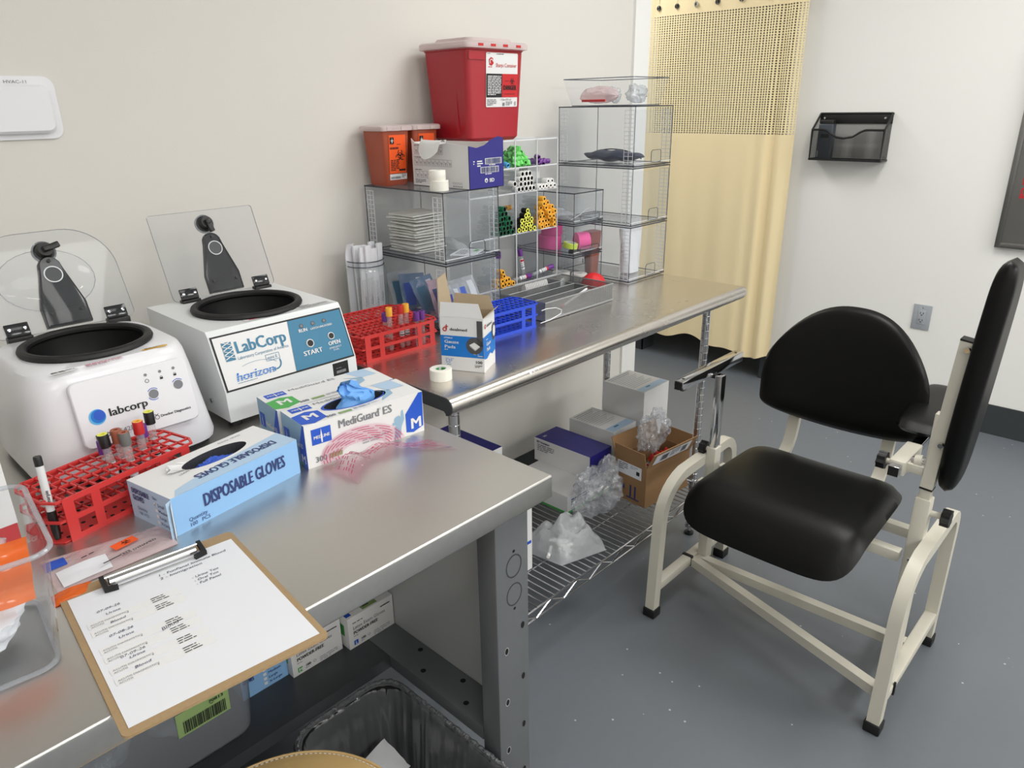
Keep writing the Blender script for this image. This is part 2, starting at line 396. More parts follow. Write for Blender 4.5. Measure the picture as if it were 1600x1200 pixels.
def crumple(dx, dy, dz, m, seed, amp=.25, sub=4, freq=3, floor=None, name='bag', parent=None, loc=None, rz=0, fine=1):
    bm = bmesh.new(); bmesh.ops.create_icosphere(bm, subdivisions=sub, radius=1)
    for v in bm.verts:
        d = v.co.normalized(); o_ = Vector((seed*7.3, seed*1.7, 0)); q = d+.25*Vector((noise.noise(d*1.7+o_), noise.noise(d*1.7-o_), noise.noise(d*1.9+2*o_)))
        n = .5*noise.noise(q*freq*.6+o_)-.42*abs(noise.noise(q*freq*1.1-o_))-fine*.34*abs(noise.noise(q*freq*2.3+o_))-fine*.24*abs(noise.noise(q*freq*5+o_))
        p = d*(1+amp*n*1.5); e = max(abs(p.x), abs(p.y)); p = Vector((p.x*dx*(1+.18*(1-abs(d.z))), p.y*dy, p.z*dz))
        if floor is not None and p.z < floor: p.z = floor+.0005*abs(n)
        v.co = p
    for k, q in enumerate((dx, dy, dz)):        # keep the lump inside its stated half sizes
        lo = min(v.co[k] for v in bm.verts); hi = max(v.co[k] for v in bm.verts); top = -q if floor is None or k < 2 else floor
        for v in bm.verts: v.co[k] = top+(v.co[k]-lo)/(hi-lo)*(q-top)
    b = MB(); bm.verts.index_update()
    b.add([tuple(v.co) for v in bm.verts], [tuple(v.index for v in f.verts) for f in bm.faces], m, True); bm.free()
    return b.build(name, parent, loc, rz, ang=50)

# ------------------------------------------------------------------ the setting
WY, FX = 1.85, 3.845           # left wall plane y, far wall plane x
struct(MB().box((-2.4, -3.4, -.1), (6, 4.5, 0), 'floor').build('floor'))
struct(MB().box((-2.4, -3.4, CEIL), (6, 4.5, CEIL+.1), 'ceil').build('ceiling'))
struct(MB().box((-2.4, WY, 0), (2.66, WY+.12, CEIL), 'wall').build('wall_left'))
struct(MB().box((2.66, WY-.012, 0), (2.765, WY+.132, CEIL), 'trim').build('trim_1'))
b = MB()
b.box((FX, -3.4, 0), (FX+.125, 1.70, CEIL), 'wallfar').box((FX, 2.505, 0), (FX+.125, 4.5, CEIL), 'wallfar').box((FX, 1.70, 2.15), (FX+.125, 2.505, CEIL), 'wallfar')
struct(b.build('wall_far'))
b = MB().box((5.0, 1.2, 0), (5.1, 3.0, CEIL), 'wallfar').box((FX+.125, 1.1, 0), (5.1, 1.2, CEIL), 'wallfar').box((FX+.125, 3.0, 0), (5.1, 3.1, CEIL), 'wallfar')
struct(b.build('wall_cubicle'))
struct(MB().box((-2.4, -3.5, 0), (6, -3.4, CEIL), 'wallfar').build('wall_right'))
struct(MB().box((-2.5, -3.4, 0), (-2.4, 4.5, CEIL), 'wallfar').build('wall_rear'))
struct(MB().box((-2.4, 4.5, 0), (6, 4.6, CEIL), 'wallfar').build('wall_corridor'))
b = MB().box((FX-.007, -3.4, 0), (FX, 1.70, .145), 'base').box((FX-.007, 2.498, 0), (FX, 4.5, .145), 'base').box((FX-.007, 2.498, 0), (FX+.125, 2.505, .145), 'base').box((FX, 1.70, 0), (FX+.125, 1.707, .145), 'base')
struct(b.build('baseboard_far'))
struct(MB().box((-2.4, WY-.007, 0), (2.653, WY, .145), 'base').build('baseboard_left'))

# ------------------------------------------------------------------ curtain
t = thing('privacy_curtain', 'cream hanging privacy curtain with net top and ringed header', 'curtain', (3.80, 2.09, 0))
def cx_(y, z):
    k = min(1, (2.2-z)/1.2)*.6+.4
    f = .0035*sin(y*19+.7)+.002*sin(y*43+1.9)+.007*sin(y*7+.5)
    r = .018*sin((y+.47)*62)*math.exp(-((y+.34)/.085)**2)+.012*sin((y-.47)*50)*math.exp(-((y-.44)/.06)**2)
    return (f+r)*k+.004*sin(z*5+y*9)*(1-k*.5)
def sheet(z0, z1, m, n=140, nz=14, drop=None):
    b = MB(); v = []; y0, y1 = -.455, .47
    for j in range(nz+1):
        for i in range(n+1):
            y = y0+(y1-y0)*i/n; zz0 = z0+(drop(y) if drop else 0); z = zz0+(z1-zz0)*j/nz
            v.append((cx_(y, z), y, z))
    k = len(v); v += [(x+.0012, y, z) for x, y, z in v]
    fs = [(j*(n+1)+i, (j+1)*(n+1)+i, (j+1)*(n+1)+i+1, j*(n+1)+i+1) for j in range(nz) for i in range(n)]
    b.add(v, fs, m, True); return b
hem = lambda y: .02*sin(y*9+1)+.012*sin(y*23)
sheet(.15, 1.335, 'curtain', drop=hem).build('cloth', t)
sheet(1.340, 1.930, 'curtmesh').build('net_panel', t)
for z in (1.335, 1.930): sheet(z, z+.005, 'seam', nz=1).build('seam', t)
hb = sheet(1.935, 2.03, 'curtain', nz=3)
hb.build('header', t)
for i, y in enumerate((-.105, .03, .155, .27, .385, -.235, -.36)):
    x = cx_(y, 1.98)
    g = MB(); a0 = .35*sin(i*2.3)
    g.lathe([(.0075, -.003), (.013, -.003), (.0135, 0), (.013, .003), (.0075, .003), (.0075, -.003)], 'chrome', (0, 0, 0), 18, axis='x')
    g.at((0, 0, 0)).cyl((-.001, 0, 0), (.002, 0, 0), .0078, 'hole', 14)
    go = g.build('grommet', t, (x-.004, y, 1.978), rz=a0)
    h = MB().tube([(x-.008, y, 1.965), (x-.012, y, 1.985), (x-.004, y, 2.0), (x, y, 2.04), (0, y, 2.085)], .0012, 'chrome', 6).build('hook', t)
b = MB().box((-.012, -.56, 2.085), (.012, .56, 2.11), 'silver', .003)
for y in (-.54, .54): b.box((-.006, y-.01, 2.09), (FX-3.80, y+.01, 2.105), 'silver')
b.build('track', t)

# ------------------------------------------------------------------ wall sensor
t = thing('wall_sensor', 'white rounded climate sensor plate on the left wall', 'sensor', (.465, WY, 1.508))
b = MB(); b.prism(rrect(-.08, -.061, .08, .062, .022), -.006, 0, 'white', 'y', True)
f = Fr(b, (0, -.006, 0), (1, 0, 0), (0, 0, 1)); f.text('HVAC-11', -.012, .048, .0062, 'inkgrey', sx=1.2)
b.build('plate', t)
b = MB(); o1 = rrect(-.062, -.049, .066, .045, .017); o2 = rrect(-.057, -.044, .061, .041, .014)
b.loft([[(x, y, z) for x, z in o] for o, y in ((o1, -.0061), (o1, -.019), (o2, -.024))], M['white'])
b.build('cover', t)

# ------------------------------------------------------------------ file holder, outlet, sign
t = thing('wall_file_holder', 'black wire mesh file pocket screwed to the white wall', 'file holder', (FX, 1.36, 1.22))
Y0, Y1, D = -.165, .17, .088
def bar(b, p): b.tube(p, .0052, 'black', 8)
b = MB(); b.box((-.002, Y0, .01), (-.001, Y1, .2), 'filemesh'); b.build('back_panel', t)
MB().box((-.006, Y0-.002, .168), (0, Y1+.002, .214), 'black', .002).build('top_band', t)
dip = [(Y0, .142), (Y0+.085, .142), (Y0+.11, .132), (Y0+.14, .112), (Y0+.18, .104), (Y0+.215, .108), (Y0+.245, .124), (Y0+.265, .138), (Y0+.285, .142), (Y1, .142)]
b = MB(); b.prism([(Y0, .004), (Y1, .004)]+[(y, z) for y, z in reversed(dip)], -D, -D+.001, 'filemesh', 'x'); b.build('front_panel', t)
for y in (Y0, Y1):
    b = MB(); b.prism([(-D, .003), (0, .003), (0, .214), (-D, .142)], y-.0005, y+.0005, 'filemeshx', 'y'); b.build('side_panel', t)
b = MB(); b.box((-D, Y0, 0), (0, Y1, .0025), 'black')
bar(b, [(-D, y, z) for y, z in dip]); bar(b, [(-D, Y0, .142), (-D, Y0, .004), (-D, Y1, .004), (-D, Y1, .142)])
for y in (Y0, Y1): bar(b, [(-D, y, .142), (-.004, y, .214)]); bar(b, [(-D, y, .004), (-.003, y, .004)])
bar(b, [(-.004, Y0, .214), (-.004, Y1, .214)]); bar(b, [(-.003, Y0, .004), (-.003, Y1, .004)])
b.build('frame', t)
for y in (Y0+.03, Y1-.02):
    MB().lathe([(0, -.004), (.005, -.0035), (.0065, 0)], 'chrome', (-.006, y, .193), 14, axis='x').build('screw', t)
t = thing('handheld_device', 'dark slate handheld device standing in the mesh file pocket', 'device', (FX-.045, 1.475, 1.2235))
M['slate'] = pm('slate_plastic', (62, 68, 76), .4)
b = MB(); b.rbox((-.022, -.036, 0), (.02, .036, .165), 'slate', .007, 3)
f = Fr(b, (-.022, 0, 0), (0, -1, 0), (0, 0, 1)); f.rect(-.02, .1, .02, .118, 'hole'); f.rect(-.028, .012, -.024, .04, 'inklt', 1)
b.build('casing', t)
MB().rbox((-.018, -.032, .160), (.016, .032, .182), 'black', .004).build('cap', t)

t = thing('wall_outlet', 'grey double power outlet on the white wall behind the chair', 'outlet', (FX, .9185, .5055))
M['outlet'] = pm('outlet_grey', (166, 170, 176), .35)
b = MB(); b.rbox((-.006, -.041, -.061), (0, .041, .061), 'outlet', .003); b.build('cover_plate', t)
b = MB(); b.rbox((-.0085, -.0165, -.033), (-.005, .0165, .033), 'outlet', .001)
f = Fr(b, (-.0085, 0, 0), (0, -1, 0), (0, 0, 1))
for z in (.016, -.018):
    f.rect(-.008, z, -.0055, z+.009, 'hole').rect(.0055, z, .008, z+.008, 'hole').disc(0, z-.005, .0028, 'hole')
f.disc(.012, -.030, .0016, 'white'); b.build('receptacle', t)
for z in (-.047, .047): MB().lathe([(0, -.0075), (.003, -.0068), (.0035, -.006)], 'silver', (0, 0, z), 12, axis='x').build('screw', t)

t = thing('wall_sign', 'brushed steel framed sign with red lettering at the right edge', 'sign', (FX, .68, .875))
M['signsteel'] = steel('sign_steel', (140, 139, 136), .42, (4, 4, 40))
b = MB(); b.box((-.02, -.62, .012), (-.004, -.012, .80), 'signsteel')
f = Fr(b, (-.02, 0, 0), (0, -1, 0), (0, 0, 1)); f.text('our area', .052, .395, .036, 'redprint', bold=True, rot=-pi/2, sx=1.0)
b.build('face', t)
b = MB()
for a_, c_ in (((-.028, -.022, 0), (0, 0, .812)), ((-.028, -.632, 0), (0, -.61, .812))): b.box(a_, c_, 'signsteel', .002)
for z in (0, .79): b.box((-.0275, -.628, z), (0, -.004, z+.022), 'signsteel', .002)
b.build('frame', t)

# ------------------------------------------------------------------ bench 1 (near, grey legs)
TZ = .90
t = thing('workbench', 'stainless topped workbench with grey perforated steel legs in the foreground', 'workbench', (0, 1.28, 0))
def L(x, y, z): return (x, y-1.28, z)
b = MB(); b.rbox(L(-.9, .727, .857), L(.858, 1.83, TZ), 'steel', .0035, 3); b.build('worktop', t)
def leg(x0, x1, y0, y1, front):
    b = MB(); b.rbox(L(x0, y0, 0), L(x1, y1, .8568), 'grey', .004)
    f = Fr(b, L(x0, y0, 0), (1, 0, 0), (0, 0, 1))
    if front:
        for z in (.735, .675):
            f.ring(.045, z, .019, .0022, 'greydk', ry=.0225); f.disc(.045, z+.031*(1 if z > .7 else -1), .003, 'hole')
        for z in (.56, .44, .32, .2, .08):
            f.disc(.066, z+.035, .0045, 'hole', ry=.0075); f.disc(.022, z, .0045, 'hole', ry=.0075); f.ring(.022, z, .005, .0014, 'panelgrey', ry=.008)
    return b.build('leg', t)
leg(.744, .828, .758, .806, True); leg(.744, .828, 1.76, 1.808, False); leg(-.86, -.78, .758, .806, True); leg(-.86, -.78, 1.76, 1.808, False)
b = MB(); b.box(L(.8215, .8065, .29), L(.8275, 1.76, .857), 'panelgrey'); b.build('end_panel', t)
b = MB(); b.box(L(.745, .8065, .3285), L(.821, 1.7595, .36), 'grey')
f = Fr(b, L(.745, .8065, .36), (0, 1, 0), (-1, 0, 0))
for q, xx in ((.07, -.02), (.12, -.058), (.205, -.02), (.26, -.058)): f.disc(q, xx, .006, 'hole')
b.build('side_rail', t)
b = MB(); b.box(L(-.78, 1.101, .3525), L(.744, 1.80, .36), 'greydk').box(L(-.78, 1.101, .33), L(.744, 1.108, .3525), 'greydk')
b.build('lower_shelf', t)
b = MB(); b.box(L(-.78, 1.802, .36), L(.744, 1.808, .857), 'panelgrey'); b.build('back_panel', t)

# ------------------------------------------------------------------ table 2 (wire shelf table)
t = thing('steel_worktable', 'stainless worktable with rolled edge and chrome wire shelf beyond the bench', 'table', (1.66, 1.48, 0))
def L(x, y, z): return (x-1.66, y-1.48, z)
def prof(k=0):
    p = [(1.84-k, .90-k*.4), (1.1435, .90-k*.4)]
    p += [(1.1345-(.0225-k)*sin(a)*1.0, .8785+(.0215-k*.7)*cos(a)) for a in [pi*i/12 for i in range(13)]]
    p += [(1.1345, .8615+k*.3), (1.14, .8665+k*.3), (1.14, .8665+k*.3), (1.84-k, .8665+k*.3)]
    return p
b = MB(); rings = []
for x, k in ((.974, 0), (2.335, 0), (2.350, .003), (2.359, .009), (2.362, .016)):
    rings.append([L(x, y, z) for y, z in prof(k)])
b.loft(rings, M['steel2']); 
f = Fr(b, (0, 0, 0), (1, 0, 0), (0, 0, 1))
b.build('tabletop', t, ang=50)
b = MB(); pr = prof(.0); b.loft([[L(.9715, y, z) for y, z in prof(.0006)], [L(.974, y, z) for y, z in pr]], M['greydk'], smooth=False); b.build('end_cap', t)
b = MB()
for (px, py, s_) in ((1.232, .0, .009), (1.245, .0, .004), (1.262, .0, .003)):
    pts = [(px+s_*cos(a)*random.uniform(.6, 1.1)*.8, s_*sin(a)*random.uniform(.6, 1.2)) for a in [2*pi*i/9 for i in range(9)]]
    b.add([L(x, 1.1345-.0231*sin(.9+q/.022*.6), .8785+.0221*cos(.9+q/.022*.6)) for x, q in pts], [tuple(range(9))], 'white')
b.build('paint_chip', t)
for px, py in ((2.135, 1.145), (1.022, 1.165), (2.165, 1.565), (1.022, 1.565)):
    b = MB(); pf = [(.0135, .03)]
    z = .05
    while z < .86: pf += [(.0135, z-.0012), (.0125, z), (.0135, z+.0012)]; z += .0254
    pf += [(.0135, .8665)]; b.lathe(pf, 'chrome', L(px, py, 0), 18); p_ = b.build('post', t)
    q = MB(); q.lathe([(0, .0), (.017, .0), (.017, .008), (.006, .012), (.006, .03), (.0165, .03), (.0165, .042), (.012, .046)], 'chrome', (0, 0, 0), 18, mats=['black', 'black', 'black', 'chrome', 'chrome', 'chrome', 'chrome'])
    q.build('levelling_foot', p_, L(px, py, 0))
b = MB()
X0, X1, Y0, Y1, Z = 1.0, 2.185, 1.105, 1.62, .20
for zz in (Z, Z-.032):
    b.tube([L(X0, Y0, zz), L(X1, Y0, zz), L(X1, Y1, zz), L(X0, Y1, zz)], .0032, 'chromedk', 6, True)
b.build('shelf_rim', t)
b = MB(); x = X0+.02
while x < X1-.01: b.tube([L(x, Y0, Z+.0035), L(x, Y1, Z+.0035)], .0019, 'chromedk', 5); x += .0245
for y in (1.235, 1.36, 1.49): b.tube([L(X0, y, Z), L(X1, y, Z)], .0026, 'chromedk', 6)
b.build('wire_deck', t)
b = MB()
for (ya, yb) in ((Y0, Y0), (Y1, Y1)):
    pts = []; n = 20
    for i in range(n+1): pts.append(L(X0+(X1-X0)*i/n, ya, Z-.0015 if i % 2 else Z-.031))
    b.tube(pts, .0026, 'chrome', 6)
pts = [L(X1, Y0+(Y1-Y0)*i/8, Z-.0015 if i % 2 else Z-.031) for i in range(9)]; b.tube(pts, .0026, 'chrome', 6)
b.build('shelf_truss', t)

# ------------------------------------------------------------------ blood draw chair
CX, CY = 1.87, .66
t = thing('blood_draw_chair', 'black vinyl phlebotomy chair on a cream steel frame', 'chair', (CX, CY, 0))
def L(x, y, z): return (x-CX, y-CY, z)
def arc(p0, c, p1, n=7):
    p0, c, p1 = Vector(p0), Vector(c), Vector(p1)
    return [tuple((1-u)**2*p0+2*u*(1-u)*c+u*u*p1) for u in [i/n for i in range(n+1)]]
TW = .031
for y, zf, zr, xf in ((.99, .45, .462, 1.650), (.326, .448, .452, 1.648)):
    path = [L(xf, y, .022)]+arc(L(xf+.014, y, zf-.125), L(xf+.025, y, zf-.02), L(xf+.125, y, zf+.002))+arc(L(2.02, y, zr), L(2.083, y, zr+.002), L(2.083, y, zr-.075), 6)+[L(2.087, y, .022)]
    MB().sweep(path, (0, 1, 0), TW, TW, 'cream').build('side_frame', t)
    for x in (xf, 2.087):
        b = MB(); b.rbox(L(x-.02, y-.02, 0), L(x+.02, y+.02, .03), 'rubber', .003); b.build('foot', t)
    b = MB(); b.rbox(L(xf+.02, y-TW/2, .088), L(2.075, y+TW/2, .116), 'cream', .003)
    b.build('lower_rail', t)
b = MB(); b.sweep([L(1.862, .975, .098), L(1.668, .338, .104)], (0, 0, 1), .028, .028, 'cream'); b.build('cross_brace', t)
b = MB(); b.sweep([L(1.885, .972, .098), L(1.90, .338, .100)], (0, 0, 1), .028, .028, 'cream'); b.build('cross_brace', t)
MB().rbox(L(1.846, .972, .084), L(1.858, 1.008, .12), 'rubber', .002).build('rail_end_cap', t); MB().rbox(L(1.70, .306, .084), L(1.708, .3115, .122), 'rubber', .001).build('rail_end_cap', t)
# posts
b = MB(); b.rbox(L(1.888, .945, .1), L(1.926, .976, .50), 'cream', .003); b.build('post_sleeve', t)
b = MB(); b.rbox(L(1.893, .949, .45), L(1.921, .972, .735), 'chrome', .002); b.build('inner_post', t)
b = MB(); b.rbox(L(1.716, .975, .733), L(2.075, 1.005, .763), 'chrome', .0025)
f = Fr(b, L(1.716, .975, .763), (1, 0, 0), (0, 1, 0)); f.disc(.025, .015, .0045, 'hole').disc(.335, .015, .0045, 'hole')
f = Fr(b, L(1.716, .975, .733), (0, -1, 0), (0, 0, 1)); f.rect(-.027, .003, -.003, .027, 'rubber')
b.rbox(L(1.898, .96, .722), L(1.918, .99, .735), 'rubber', .002); b.build('arm_bar', t)
def knob(loc, axis, name='knob', stem=.03):
    b = MB(); n = 40; out = []
    for i in range(n): a = 2*pi*i/n; r = .0215+.0022*cos(8*a); out.append((r*cos(a), r*sin(a)))
    R = {'+y': (0, 0, 0), '-y': (0, 0, pi), '-x': (0, 0, pi/2)}[axis]
    b.at(loc, R[2]); b.prism(out, stem, stem+.02, 'black', 'y', True); b.cyl((0, 0, 0), (0, stem, 0), .008, 'cream', 14); return b.build(name, t)
knob(L(1.907, .976, .485), '+y', stem=.008)
b = MB(); b.rbox(L(1.832, .340, .1), L(1.868, .376, .575), 'cream', .003); b.build('post_sleeve', t)
b = MB(); b.rbox(L(1.837, .345, .5), L(1.863, .371, .80), 'cream', .002); b.build('inner_post', t)
knob(L(1.852, .340, .535), '-y', stem=.026)
# seat and cross bars under it
b = MB()
for x in (1.80, 1.93): b.rbox(L(x-.014, .376, .408), L(x+.014, .945, .436), 'cream', .002)
b.box(L(1.72, .5, .436), L(2.0, .80, .444), 'black'); b.build('seat_support', t)
for y, sg in ((.345, 1), (.974, -1)):
    for x in (1.80, 1.93): MB().cyl(L(x, y-.01*sg, .42), L(x, y+.012*sg, .42), .006, 'chrome', 10).build('bolt', t)
# seat pad: grid with waterfall front
def pad(nu, nv, fn, m, name):
    b = MB(); v = []; 
    for s_ in (1, -1):
        for j in range(nv+1):
            for i in range(nu+1): v.append(fn(-1+2*i/nu, -1+2*j/nv, s_))
    o = (nu+1)*(nv+1); I = lambda i, j: j*(nu+1)+i; fs = []
    for j in range(nv):
        for i in range(nu):
            fs.append((I(i, j), I(i+1, j), I(i+1, j+1), I(i, j+1))); fs.append((o+I(i, j), o+I(i, j+1), o+I(i+1, j+1), o+I(i+1, j)))
    rim = [I(i, 0) for i in range(nu)]+[I(nu, j) for j in range(nv)]+[I(i, nv) for i in range(nu, 0, -1)]+[I(0, j) for j in range(nv, 0, -1)]
    for a, c in zip(rim, rim[1:]+rim[:1]): fs.append((a, o+a, o+c, c))
    b.add(v, fs, m, True); return b.build(name, t, ang=80)
def sq(u, v, n=5):      # square to rounded square
    k = (abs(u)**n+abs(v)**n)**(1/n) or 1e-9; mx = max(abs(u), abs(v)); return u*mx/k, v*mx/k
def seatf(u, v, s_):
    a, c = sq(u, v, 7); e = max(abs(u), abs(v))
    x = 1.80+a*.232; y = .657+c*.232*(1-.03*a)
    th = .036*(1-e**6)**.5 if e < 1 else 0
    dz = -.075*max(0, (-a-.45)/.55)**2.0+.006*c*c-.012*max(0, a-.6)
    return L(x, y, .482+s_*th+dz)
pad(28, 24, seatf, 'leather', 'seat')
def backf(u, v, s_):
    a, c = sq(u, v, 10); e = max(abs(u), abs(v))
    yy = a*.243*(1-.03*max(0, -c))*(1-.05*max(0, c)**2); top = .926-.155*abs(a)**2.4; bot = .556+.03*a*a
    z = bot+(top-bot)*(c+1)/2
    th = .026*(1-e**8)**.5 if e < 1 else 0
    x = 2.155+(z-.56)*.16-.035*a*a
    return L(x-s_*th, .695+yy, z+s_*th*.15)
pad(28, 24, backf, 'leather', 'backrest')
for y in (.83, .545):
    MB().sweep([L(1.98, y, .425), L(2.09, y, .425)]+arc(L(2.09, y, .425), L(2.165, y, .43), L(2.18, y, .52), 5)[1:]+[L(2.205, y, .66)], (0, 1, 0), .034, .02, 'cream').build('back_support', t)
# right arm: flat pad on a tube, and the raised paddle
def apf(u, v, s_):
    a, c = sq(u, v, 5); e = max(abs(u), abs(v)); th = .021*(1-e**6)**.5 if e < 1 else 0
    return L(2.165+a*.195, .432+c*(.075+.012*a), .688+s_*th)
pad(20, 14, apf, 'leather', 'arm_pad')
b = MB(); b.rbox(L(1.80, .415, .628), L(2.25, .441, .654), 'chrome', .002); b.box(L(1.798, .416, .629), L(1.80, .44, .653), 'rubber'); b.box(L(2.05, .40, .654), L(2.3, .46, .668), 'black'); b.build('arm_tube', t)
b = MB(); b.rbox(L(1.825, .409, .622), L(1.965, .447, .660), 'cream', .003); b.rbox(L(1.84, .37, .632), L(1.868, .41, .655), 'cream', .002); b.build('arm_sleeve', t)
knob(L(1.85, .447, .641), '+y', stem=.012)
b = MB(); ps = [L(1.85, .3575, .605), L(1.85, .338, .985)]
b.sweep(ps, (1, 0, 0), .03, .028, 'cream')
b.sweep([L(1.85, .338, .985), L(1.85, .3375, .989)], (1, 0, 0), .031, .029, 'rubber'); b.sweep([L(1.85, .3578, .600), L(1.85, .3575, .605)], (1, 0, 0), .031, .029, 'rubber'); b.build('paddle_bar', t)
for x, z in ((1.83, .97), (1.83, .73)): MB().cyl(L(x, .35-(z-.6)*.05, z), L(x-.012, .35-(z-.6)*.05, z), .006, 'chrome', 10).build('bolt', t)
b = MB(); b.cyl(L(1.86, .372, .66), L(1.86, .404, .655), .012, 'chrome', 12); b.cyl(L(1.86, .38, .66), L(1.86, .396, .657), .017, 'cream', 12); b.build('pivot_bolt', t)
def pdf(u, v, s_):
    a, c = sq(u, v, 7 if v > 0 else 3.2); e = max(abs(u), abs(v)); th = .0245*(1-e**12)**.5 if e < 1 else 0
    z = .886+c*.286; y = .3205-(z-.6)*.051
    return L(1.878+a*.07*(1-.25*max(0, c)), y+s_*th, z)
pad(24, 60, pdf, 'leather', 'paddle_pad')

# ------------------------------------------------------------------ centrifuges
def se(cx, cy, a, b, n, z, N=72):
    out = []
    for i in range(N):
        t_ = 2*pi*i/N; c_, s_ = cos(t_), sin(t_)
        k = 1/((abs(c_/a))**n+(abs(s_/b))**n)**(1/n); out.append((cx+k*c_, cy+k*s_, z))
    return out
def open_lid(t, o, dy, dz, hw, H, rc, knobv, knobu, tongue, boss=False):
    """clear lid standing open: plate, latch knob, smoked arm, hinges"""
    u = Vector((1, 0, 0)); v = Vector((0, dy, dz)).normalized(); n = u.cross(v)
    R = Matrix(((u.x, v.x, n.x, o[0]), (u.y, v.y, n.y, o[1]), (u.z, v.z, n.z, o[2]), (0, 0, 0, 1)))
    out = [(-hw+.012, 0), (hw-.012, 0)]+[(hw-.012+.012*sin(a), .012-.012*cos(a)) for a in (.5, 1, pi/2)]
    for i in range(11):
        a = pi/2*i/10; out.append((hw-rc+rc*cos(a)-.0, H-rc+rc*sin(a)))
    out += [(-x, y) for x, y in reversed(out[2:])]
    b = MB(); b.M = R; N = len(out)
    b.add([(x, y, .002) for x, y in out], [tuple(range(N))], 'clear'); b.add([(x, y, -.002) for x, y in out], [tuple(range(N-1, -1, -1))], 'clear')
    b.add([(x, y, z) for z in (-.002, .002) for x, y in out], [(i, (i+1) % N, N+(i+1) % N, N+i) for i in range(N)], 'edge')
    if boss:
        pr = [(.085, .0021), (.075, .007), (.05, .010), (0, .011)]
        b.lathe([(r, z) for r, z in pr], 'clear', (-.01, H*.5, 0), 28, sy=.72); 
        for i in range(28):
            a, a2 = 2*pi*i/28, 2*pi*(i+1)/28
            b.add([(-.01+r*cos(q), H*.5+r*.72*sin(q), .0024) for r, q in ((.084, a), (.0855, a), (.0855, a2), (.084, a2))], [(0, 1, 2, 3)], 'edge')
    b.build('lid', t)
    b = MB(); b.M = R
    b.lathe([(.0, .02), (.013, .02), (.0155, .016), (.0155, .006), (.0185, .005), (.0185, .002)], 'black', (knobu, knobv, 0), 22)
    b.lathe([(.0185, .0022), (.0215, .003), (.0215, -.003)], 'edge', (knobu, knobv, 0), 22)
    a, l = tongue; b.at(); b.M = R @ Matrix.Translation((knobu, knobv, .02)) @ Matrix.Rotation(a, 4, 'Z'); b.rbox((-.006, -.0055, -.003), (l, .0055, .007), 'black', .002); b.rbox((-.005, -.005, 0), (.005, .005, .010), 'black', .001)
    b.build('latch_knob', t)
    arm = [(-.041, .004), (.041, .004), (.041, .045), (.022, .115)]+[(.021*cos(a_), .121+.022*sin(a_)) for a_ in [pi*i/8 for i in range(9)]]+[(-.022, .115), (-.041, .045)]
    b = MB(); b.M = R @ Matrix.Translation((knobu*.3, 0, 0)); b.loft([[(x, y, .0025) for x, y in arm], [(x*.97, y*.985+.001, .013) for x, y in arm], [(x*.86, y*.95+.004, .016) for x, y in arm]], M['smoke'], cap0=False)
    f = Fr(b, (0, 0, .0162), (1, 0, 0), (0, 1, 0), .0006)
    f.ring(0, .105, .0155, .0022, 'edgelt', 1); f.disc(0, .105, .014, 'greydk', 1)
    for x, y in ((-.027, .03), (.027, .03), (0, .132)): b.lathe([(0, .0195), (.0032, .019), (.0034, .016)], 'black', (x, y, 0), 10)
    b.build('lid_arm', t)
    for x in (-.088, .088):
        b = MB(); b.M = R; b.rbox((x-.020, .002, .0025), (x+.020, .026, .007), 'smoke', .001)
        for q in (-.013, .013): b.lathe([(0, .009), (.003, .0086), (.0034, .007)], 'chrome', (x+q, .015, 0), 10)
        b.M = Matrix.Translation((o[0], o[1], o[2])); b.rbox((x-.021, -.012, -.012), (x+.021, .008, .003), 'black', .002)
        b.build('hinge', t)
def bowl(t, cx, cy, z, r):
    b = MB(); g = []
    for i in range(10): a = pi*2*i/9; g.append((r-.006+.0085*cos(a), z+.004+.0075*sin(a)))
    b.lathe(g, 'rubber', (cx, cy, 0), 48); b.build('gasket', t)
    b = MB(); b.lathe([(r-.006, z+.001), (r-.008, z-.05), (r-.03, z-.10), (.03, z-.11), (.028, z-.07), (0, z-.065)], 'black', (cx, cy, 0), 40); b.build('bowl', t)

t = thing('white_centrifuge', 'rounded white centrifuge with oval black bowl and clear domed lid raised', 'centrifuge', (.39, 1.455, TZ))
b = MB()
rings = [se(0, -.004, .154, .160, 6, .012), se(0, -.004, .156, .163, 6, .022), se(0, -.003, .152, .157, 5.5, .06), se(0, -.002, .142, .142, 5, .15), se(0, .001, .137, .136, 5, .183), se(0, .002, .133, .131, 5, .194), se(0, .002, .126, .126, 4.5, .199), [(x, y+.0, .1995) for x, y, z in se(0, 0, .103, .103, 2, 0)]]
b.loft(rings, M['white'], cap1=False); b.build('body', t)
b = MB(); b.loft([se(0, -.002, .148, .152, 6, 0), se(0, -.002, .148, .152, 6, .0118)], M['rubber']); b.build('base_skirt', t)
bowl(t, 0, 0, .1995, .109)
# control fascia on the sloped front
def fr_on(mb, o, v, lift=.0008): return Fr(mb, o, (1, 0, 0), v, lift)
vF = Vector((0, .0225, .1)).normalized()
b = MB()
o = Vector((-.084, -.168, .066))
nF = Vector((1, 0, 0)).cross(vF)
rr = rrect(0, 0, .196, .115, .012)
b.loft([[tuple(o+Vector((1, 0, 0))*x+vF*y+nF*-.006) for x, y in rr], [tuple(o+Vector((1, 0, 0))*x+vF*y+nF*.0035) for x, y in rr], [tuple(o+Vector((1, 0, 0))*(.098+(x-.098)*.985)+vF*(.0575+(y-.0575)*.975)+nF*.005) for x, y in rr]], M['white'])
f = Fr(b, o+nF*.005, (1, 0, 0), vF, .0004)
f.disc(.030, .051, .0135, 'capsky', 1); f.disc(.0315, .052, .0115, 'azure', 2); f.disc(.0335, .0535, .0088, 'blue', 3)
f.text('labcorp', .048, .0465, .0135, 'ink', bold=True, w=.064)
